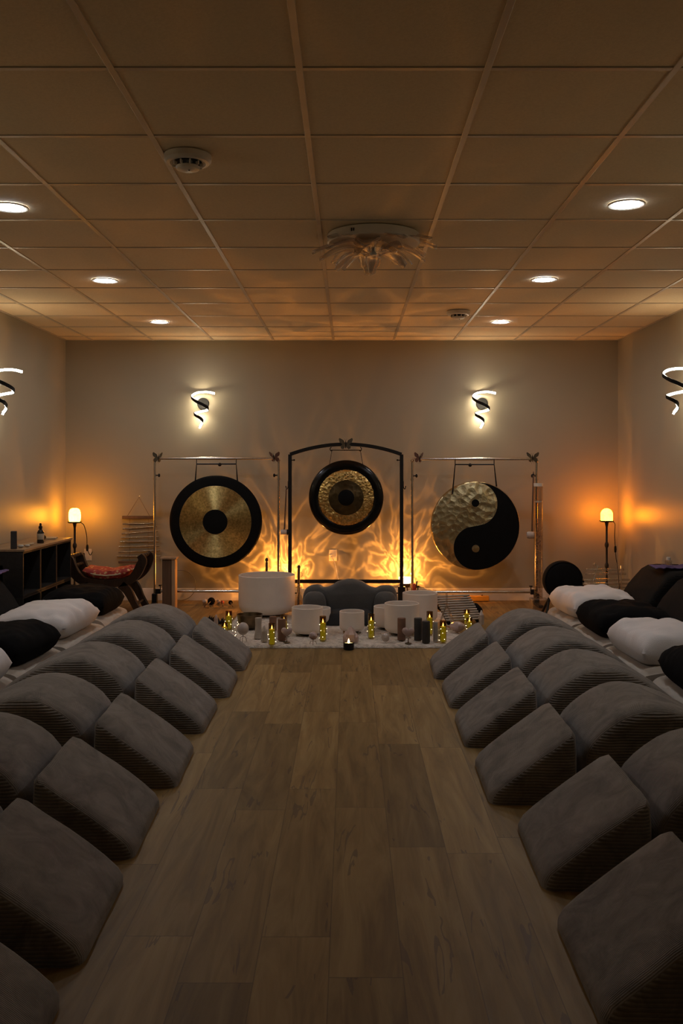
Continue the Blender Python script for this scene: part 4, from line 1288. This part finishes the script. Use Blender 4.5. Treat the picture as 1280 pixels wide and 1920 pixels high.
stand_stone(765.5, 1208, 1176, 25, 'heart', 'rose', 'pink heart stone on stand before the dark pillar stones', False)
# lit tealight at the rug edge
Y = place(1219, 0)
t = thing('tealight', 'lit tealight in small black bowl on the floor at the rug edge', 'candle', (WX(653.5, Y), Y+.02, .002))
MB().lathe([(0,0),(.034,0),(.039,.004),(.040,.052),(.037,.052),(.036,.018),(0,.016)], seg=36).build('holder', 'black_metal', t, 50)
MB().lathe([(0,.017),(.0355,.017),(.0355,.044),(.010,.041),(0,.041)], seg=28).build('wax', emissive('tealight_wax', (1,.62,.25), 1.6, (.8,.65,.45), False), t, 50)
MB().lathe([(0,.043),(.006,.047),(.009,.054),(.006,.066),(.002,.078),(0,.082)], seg=14).build('flame', 'flame', t, 60)
# fairy lights lying between the stones
pts = []
rnd = random.Random(11)
P = [(440,1178),(448,1172),(436,1188),(444,1194),(432,1192),(446,1184),(452,1166),(441,1170)]
wp = [Vector((WX(px, FY(py, RZ+.01)), FY(py, RZ+.01), RZ+.005+rnd.uniform(0,.03))) for px, py in P]
ls = thing('fairy_light_string', 'loose string of tiny fairy lights by the quartz egg', 'string lights', (0,0,0))
cur = catmull(wp, 6)
MB().tube(cur, .0008, 4).build('wire', 'wire', ls)
b0 = None
for p in cur[::4]:
    if b0 is None: b0 = MB().sphere((0,0,0), .0032, 8, 6).build('fairy_bulb', 'bulb', ls); o = b0
    else: o = b0.copy(); C.objects.link(o); o.parent = ls
    o.location = p

# ------------------------------------------------------------------ glass bottle, wands, mallets on the floor
Y = 8.45
t = thing('glass_decanter', 'clear glass decanter between the largest white bowl and floor chair', 'decanter', (WX(561, Y), Y, RZ))
MB().lathe([(0,0),(.034,0),(.038,.01),(.040,.05),(.036,.12),(.024,.17),(.013,.19),(.012,.215),(.017,.22),(.014,.22),(.010,.215),(.011,.19),(.034,.12),(.037,.05),(.034,.008),(0,.006)], seg=28).build('body', 'glass', t, 60)
MB().lathe([(0,.22),(.012,.22),(.016,.235),(.012,.252),(0,.256)], seg=16).build('stopper', 'glass', t)
def wand(px, py0, py1, Y, label, tilt_, zbase):
    t = thing('bowl_wand', label, 'mallet', (WX(px, Y), Y, zbase), 0, 'dark wands standing among the bowls')
    h = WZ(py0, Y)-zbase
    top = Vector((math.sin(tilt_)*h, 0, h))
    MB().tube([Vector((0,0,0)), top*.92], [.011,.012], 14).build('shaft', 'dark_wood', t)
    MB().sphere(top*.96, (.015,.015,.02), 14, 10).build('knob', 'dark_wood', t)
    MB().torus((.022, 0, h*.8), .02, .0012, 'Y', 20, 6).build('wrist_loop', 'black_metal', t)
wand(499, 1046, 1090, 8.82, 'dark wand standing upright behind the largest white bowl', .01, .0)
wand(558.5, 1060, 1110, 8.66, 'dark red wand leaning behind the clear glass decanter', .02, .0)
for (px, pb, rpx, mat, lab, L) in ((384, 1133, 5, 'felt', 'white headed mallet lying on the floor beside the black one', .24), (396, 1134.5, 7, 'black_cloth', 'black round headed mallet on the floor between two white ones', .26),
                                   (409.5, 1132.5, 4, 'felt', 'small white headed mallet lying beside the black one', .2), (417, 1133, 3.4, 'redclip', 'small red headed mallet lying on the floor', .18), (432, 1134, 4, 'black_cloth', 'small black headed mallet near the largest bowl', .2)):
    Y = FY(pb); r = rpx*Y/F
    t = thing('floor_mallet', lab, 'mallet', (WX(px, Y), Y, r+.002), R(random.uniform(-14, 14)), 'mallets lying on the floor')
    MB().sphere((0,0,0), r, 18, 12).build('head', mat, t)
    MB().tube([(0,-r*.8,0),(0,-L,-r*.55)], .005, 8).build('stick', 'brown_wood', t)

# ------------------------------------------------------------------ right cluster: orange bar, crystal harp, pyramid, bags
Y = 9.29
o = MB().box((0,0,.03), (WX(916, Y)-WX(838, Y), .05, .052)).build('bar', 'orange', None, 0, .006)
t = thing('orange_bar', 'orange wooden bar lying along the baseboard below the yin yang gong', 'bar', (WX(877, Y), Y, 0.002))
o.parent = t; o.location = (0,0,0)
for s in (-.15, .14): MB().tube([(s,0,.056),(s,0,.066)], .011, 12).build('peg', 'brown_wood', t)
Y0 = 7.95
t = thing('tube_xylophone', 'tilted rack of pale tubes lying on a black cloth beside the bowls', 'xylophone', (WX(856, Y0), Y0, RZ+.085))
t.rotation_euler = (R(33), 0, R(17))
MB().box((-.135,0,.015), (.025,.34,.03)).build('frame', 'bag', t, 0, .004); MB().box((.135,0,.015), (.025,.34,.03)).build('frame', 'bag', t, 0, .004)
for i in range(11):
    y = -.15+.03*i
    MB().tube([(-.165,y,.04),(.165,y,.04)], .0085, 10).build('chime_tube', 'pill_pale', t)
t = thing('crystal_pyramid', 'clear glass rod pyramid standing beside the tube rack', 'crystal pyramid', (WX(837, 7.60), 7.60, RZ))
ap = (0, 0, WZ(1112, 7.60)-RZ)
for q in ((-.075,-.06),(.075,-.06),(.06,.08),(-.06,.08)):
    MB().tube([(q[0], q[1], .006), (ap[0]+q[0]*.1, q[1]*.1, ap[2]*.62)], .006, 10).build('rod', 'rod', t)
MB().tube([(0,0,ap[2]*.58),(0,0,ap[2])], .009, 12).build('stem', 'rod', t)
for (a_, b_) in (((-.075,-.06),(.075,-.06)),((.075,-.06),(.06,.08)),((.06,.08),(-.06,.08)),((-.06,.08),(-.075,-.06))):
    MB().tube([(a_[0],a_[1],.006),(b_[0],b_[1],.006)], .006, 10).build('rod', 'rod', t)
for i, (px, py, a, mat) in enumerate(((843, 1182, -.9, 'chrome'), (851, 1184, -.55, 'chrome'), (858, 1182, .5, 'wire'), (847, 1180, -1.25, 'chrome'))):
    Y = FY(py, RZ)
    t = thing('tuning_fork', ('silver tuning fork in the fan before the pyramid, %s' % ('lying first beside the pale stone', 'second beside the pale stone', '', 'lying at the back')[i]) if i != 2 else 'copper tuning fork beside the rose quartz lump', 'tuning fork', (WX(px, Y), Y, RZ+.008), a, 'tuning forks on the rug')
    MB().tube([(0,-.02,0),(0,.06,0)], .004, 8).build('handle', mat, t)
    MB().tube(catmull([(-.010,.16,0),(-.010,.085,0),(0,.062,0),(.010,.085,0),(.010,.16,0)], 6), .004, 8).build('prongs', mat, t)
def bag(loc, dims, label, seed, rz=0):
    m = MB().sphere((0,0,dims[2]*.5), (dims[0]/2, dims[1]/2, dims[2]/2), 22, 14)
    for v in m.bm.verts:
        v.co += v.co.normalized()*noise.noise(v.co*9+Vector((seed,0,0)))*.03
        v.co.z = max(0, min(v.co.z, dims[2]))
    return tag(m.build('cloth_bag', 'bag', None, 60), label, 'bag', None, loc, rz)
bag((WX(889, 8.0), 8.05, RZ), (.16,.12,.14), 'black soft bag behind the green candle, yin yang gong side', 1.0)
bag((WX(828, 8.62), 8.66, .001), (.09,.09,.10), 'small black pouch between the tall bowl and the pyramid', 3.0)
bag((WX(862, 8.13), 8.20, RZ), (.20,.12,.155), 'black bag propping up the tube rack', 5.0)
# clip on the stand
t = thing('red_clip', 'red plastic clamp at the foot of the yin yang stand', 'clamp', (WX(776, 8.9), 8.90, .0))
z = WZ(1103, 8.9)
MB().tube([(0,0,z-.065),(0,0,z+.02),(0,0,z+.045)], [.020,.022,.012], 14).build('jaw', 'redclip', t)
MB().tube([(.02,0,z+.0),(.028,0,z+.07)], .006, 8).build('lever', 'black_metal', t)
MB().tube([(0,0,.002),(0,0,z-.06)], .008, 8).build('stem', 'black_metal', t)

# round black drum bag and crystal chimes by the right lamp
Y = 8.35; s = Y/F
t = thing('round_drum_bag', 'black round drum bag leaning by the clear tube', 'bag', (WX(1054, Y), Y, WZ(1088, Y)))
r = 36.5*s
m = MB().lathe([(0,-.07),(r*.8,-.07),(r*.96,-.055),(r,-.03),(r,.03),(r*.96,.055),(r*.8,.07),(0,.07)], seg=56, axis='Y')
m.build('bag_body', 'bag', t, 60)
MB().torus((0,-.056,0), r*.955, .006, 'Y', 56, 8).build('zip', 'bag', t)
MB().tube(catmull([(r*.98,0,.02),(r*1.06,-.01,-.02),(r*.99,0,-.08)], 6), .010, 8).build('handle', 'bag', t)
zfoot = -WZ(1088, Y)
m = MB()
for s_ in (-.12,.12): m.tube([(s_,.0,-r*.93),(s_*1.4,-.09,zfoot+.008)], .012, 8); m.tube([(s_,.0,-r*.93),(s_*1.4,.11,zfoot+.008)], .012, 8)
m.build('rest_leg', 'black_metal', t)
Y = 8.25
t = thing('crystal_rod_chimes', 'clear crystal rods strung on slanting cords before the salt lamp', 'chime', (0, Y, 0))
rods = ((1099,1161,1068),(1098,1165,1076),(1092,1172,1087),(1092,1174,1094.5),(1096,1172,1101))
for a, b, py in rods:
    z = WZ(py, Y); n = MB().tube([(WX(a,Y),0,z),(WX(b+8,Y),0,z)], .010, 14); n.build('crystal_rod', 'rod', t)
    MB().sphere((WX(a+1,Y),-.001,z), .0125, 10, 8).build('rod_cap', 'glass', t)
for (x0,y0,x1,y1) in ((1120,1060,1107,1102),(1163,1060,1164,1106)):
    MB().tube([(WX(x0,Y),-.012,WZ(y0,Y)),(WX(x1,Y),-.012,WZ(y1,Y))], .0045, 8).build('support_cord', 'chrome', t)
    MB().sphere((WX(x0-6,Y),-.0,WZ(y0-1,Y)), .016, 14, 10).build('finial', 'rod', t)
    MB().box((WX((x0+x1)/2,Y),.05,WZ(1095,Y)/2), (.018,.018,WZ(1095,Y))).build('upright', 'grey_plastic', t, 0, .003)
MB().box((WX(1140,Y),.03,.012), (.36,.16,.022)).build('base', 'grey_plastic', t, 0, .004)
m = MB()
for i in range(7): m.tube([(WX(1110+i*9,Y),.0,.022),(WX(1110+i*9,Y),.0,WZ(1105+2*(i%2),Y))], .009, 8)
m.build('peg', 'black_metal', t)
MB().box((WX(1137,Y),.03,WZ(1116,Y)), (.36,.02,.02)).build('cross_bar', 'grey_plastic', t, 0, .003)

# ------------------------------------------------------------------ world and rest
w = bpy.data.worlds.new('world'); sc.world = w; w.use_nodes = True
w.node_tree.nodes['Background'].inputs[0].default_value = (.02,.016,.012,1)
w.node_tree.nodes['Background'].inputs[1].default_value = 0.0
cy = sc.cycles
cy.pixel_filter_type = 'BLACKMAN_HARRIS'; cy.filter_width = 1.1
cy.max_bounces = 8; cy.diffuse_bounces = 5; cy.glossy_bounces = 3; cy.transparent_max_bounces = 24; cy.transmission_bounces = 4
cy.sample_clamp_indirect = 4.0
cy.caustics_reflective = False; cy.caustics_refractive = False
cy.use_denoising = True
try: cy.denoiser = 'OPENIMAGEDENOISE'
except Exception: pass
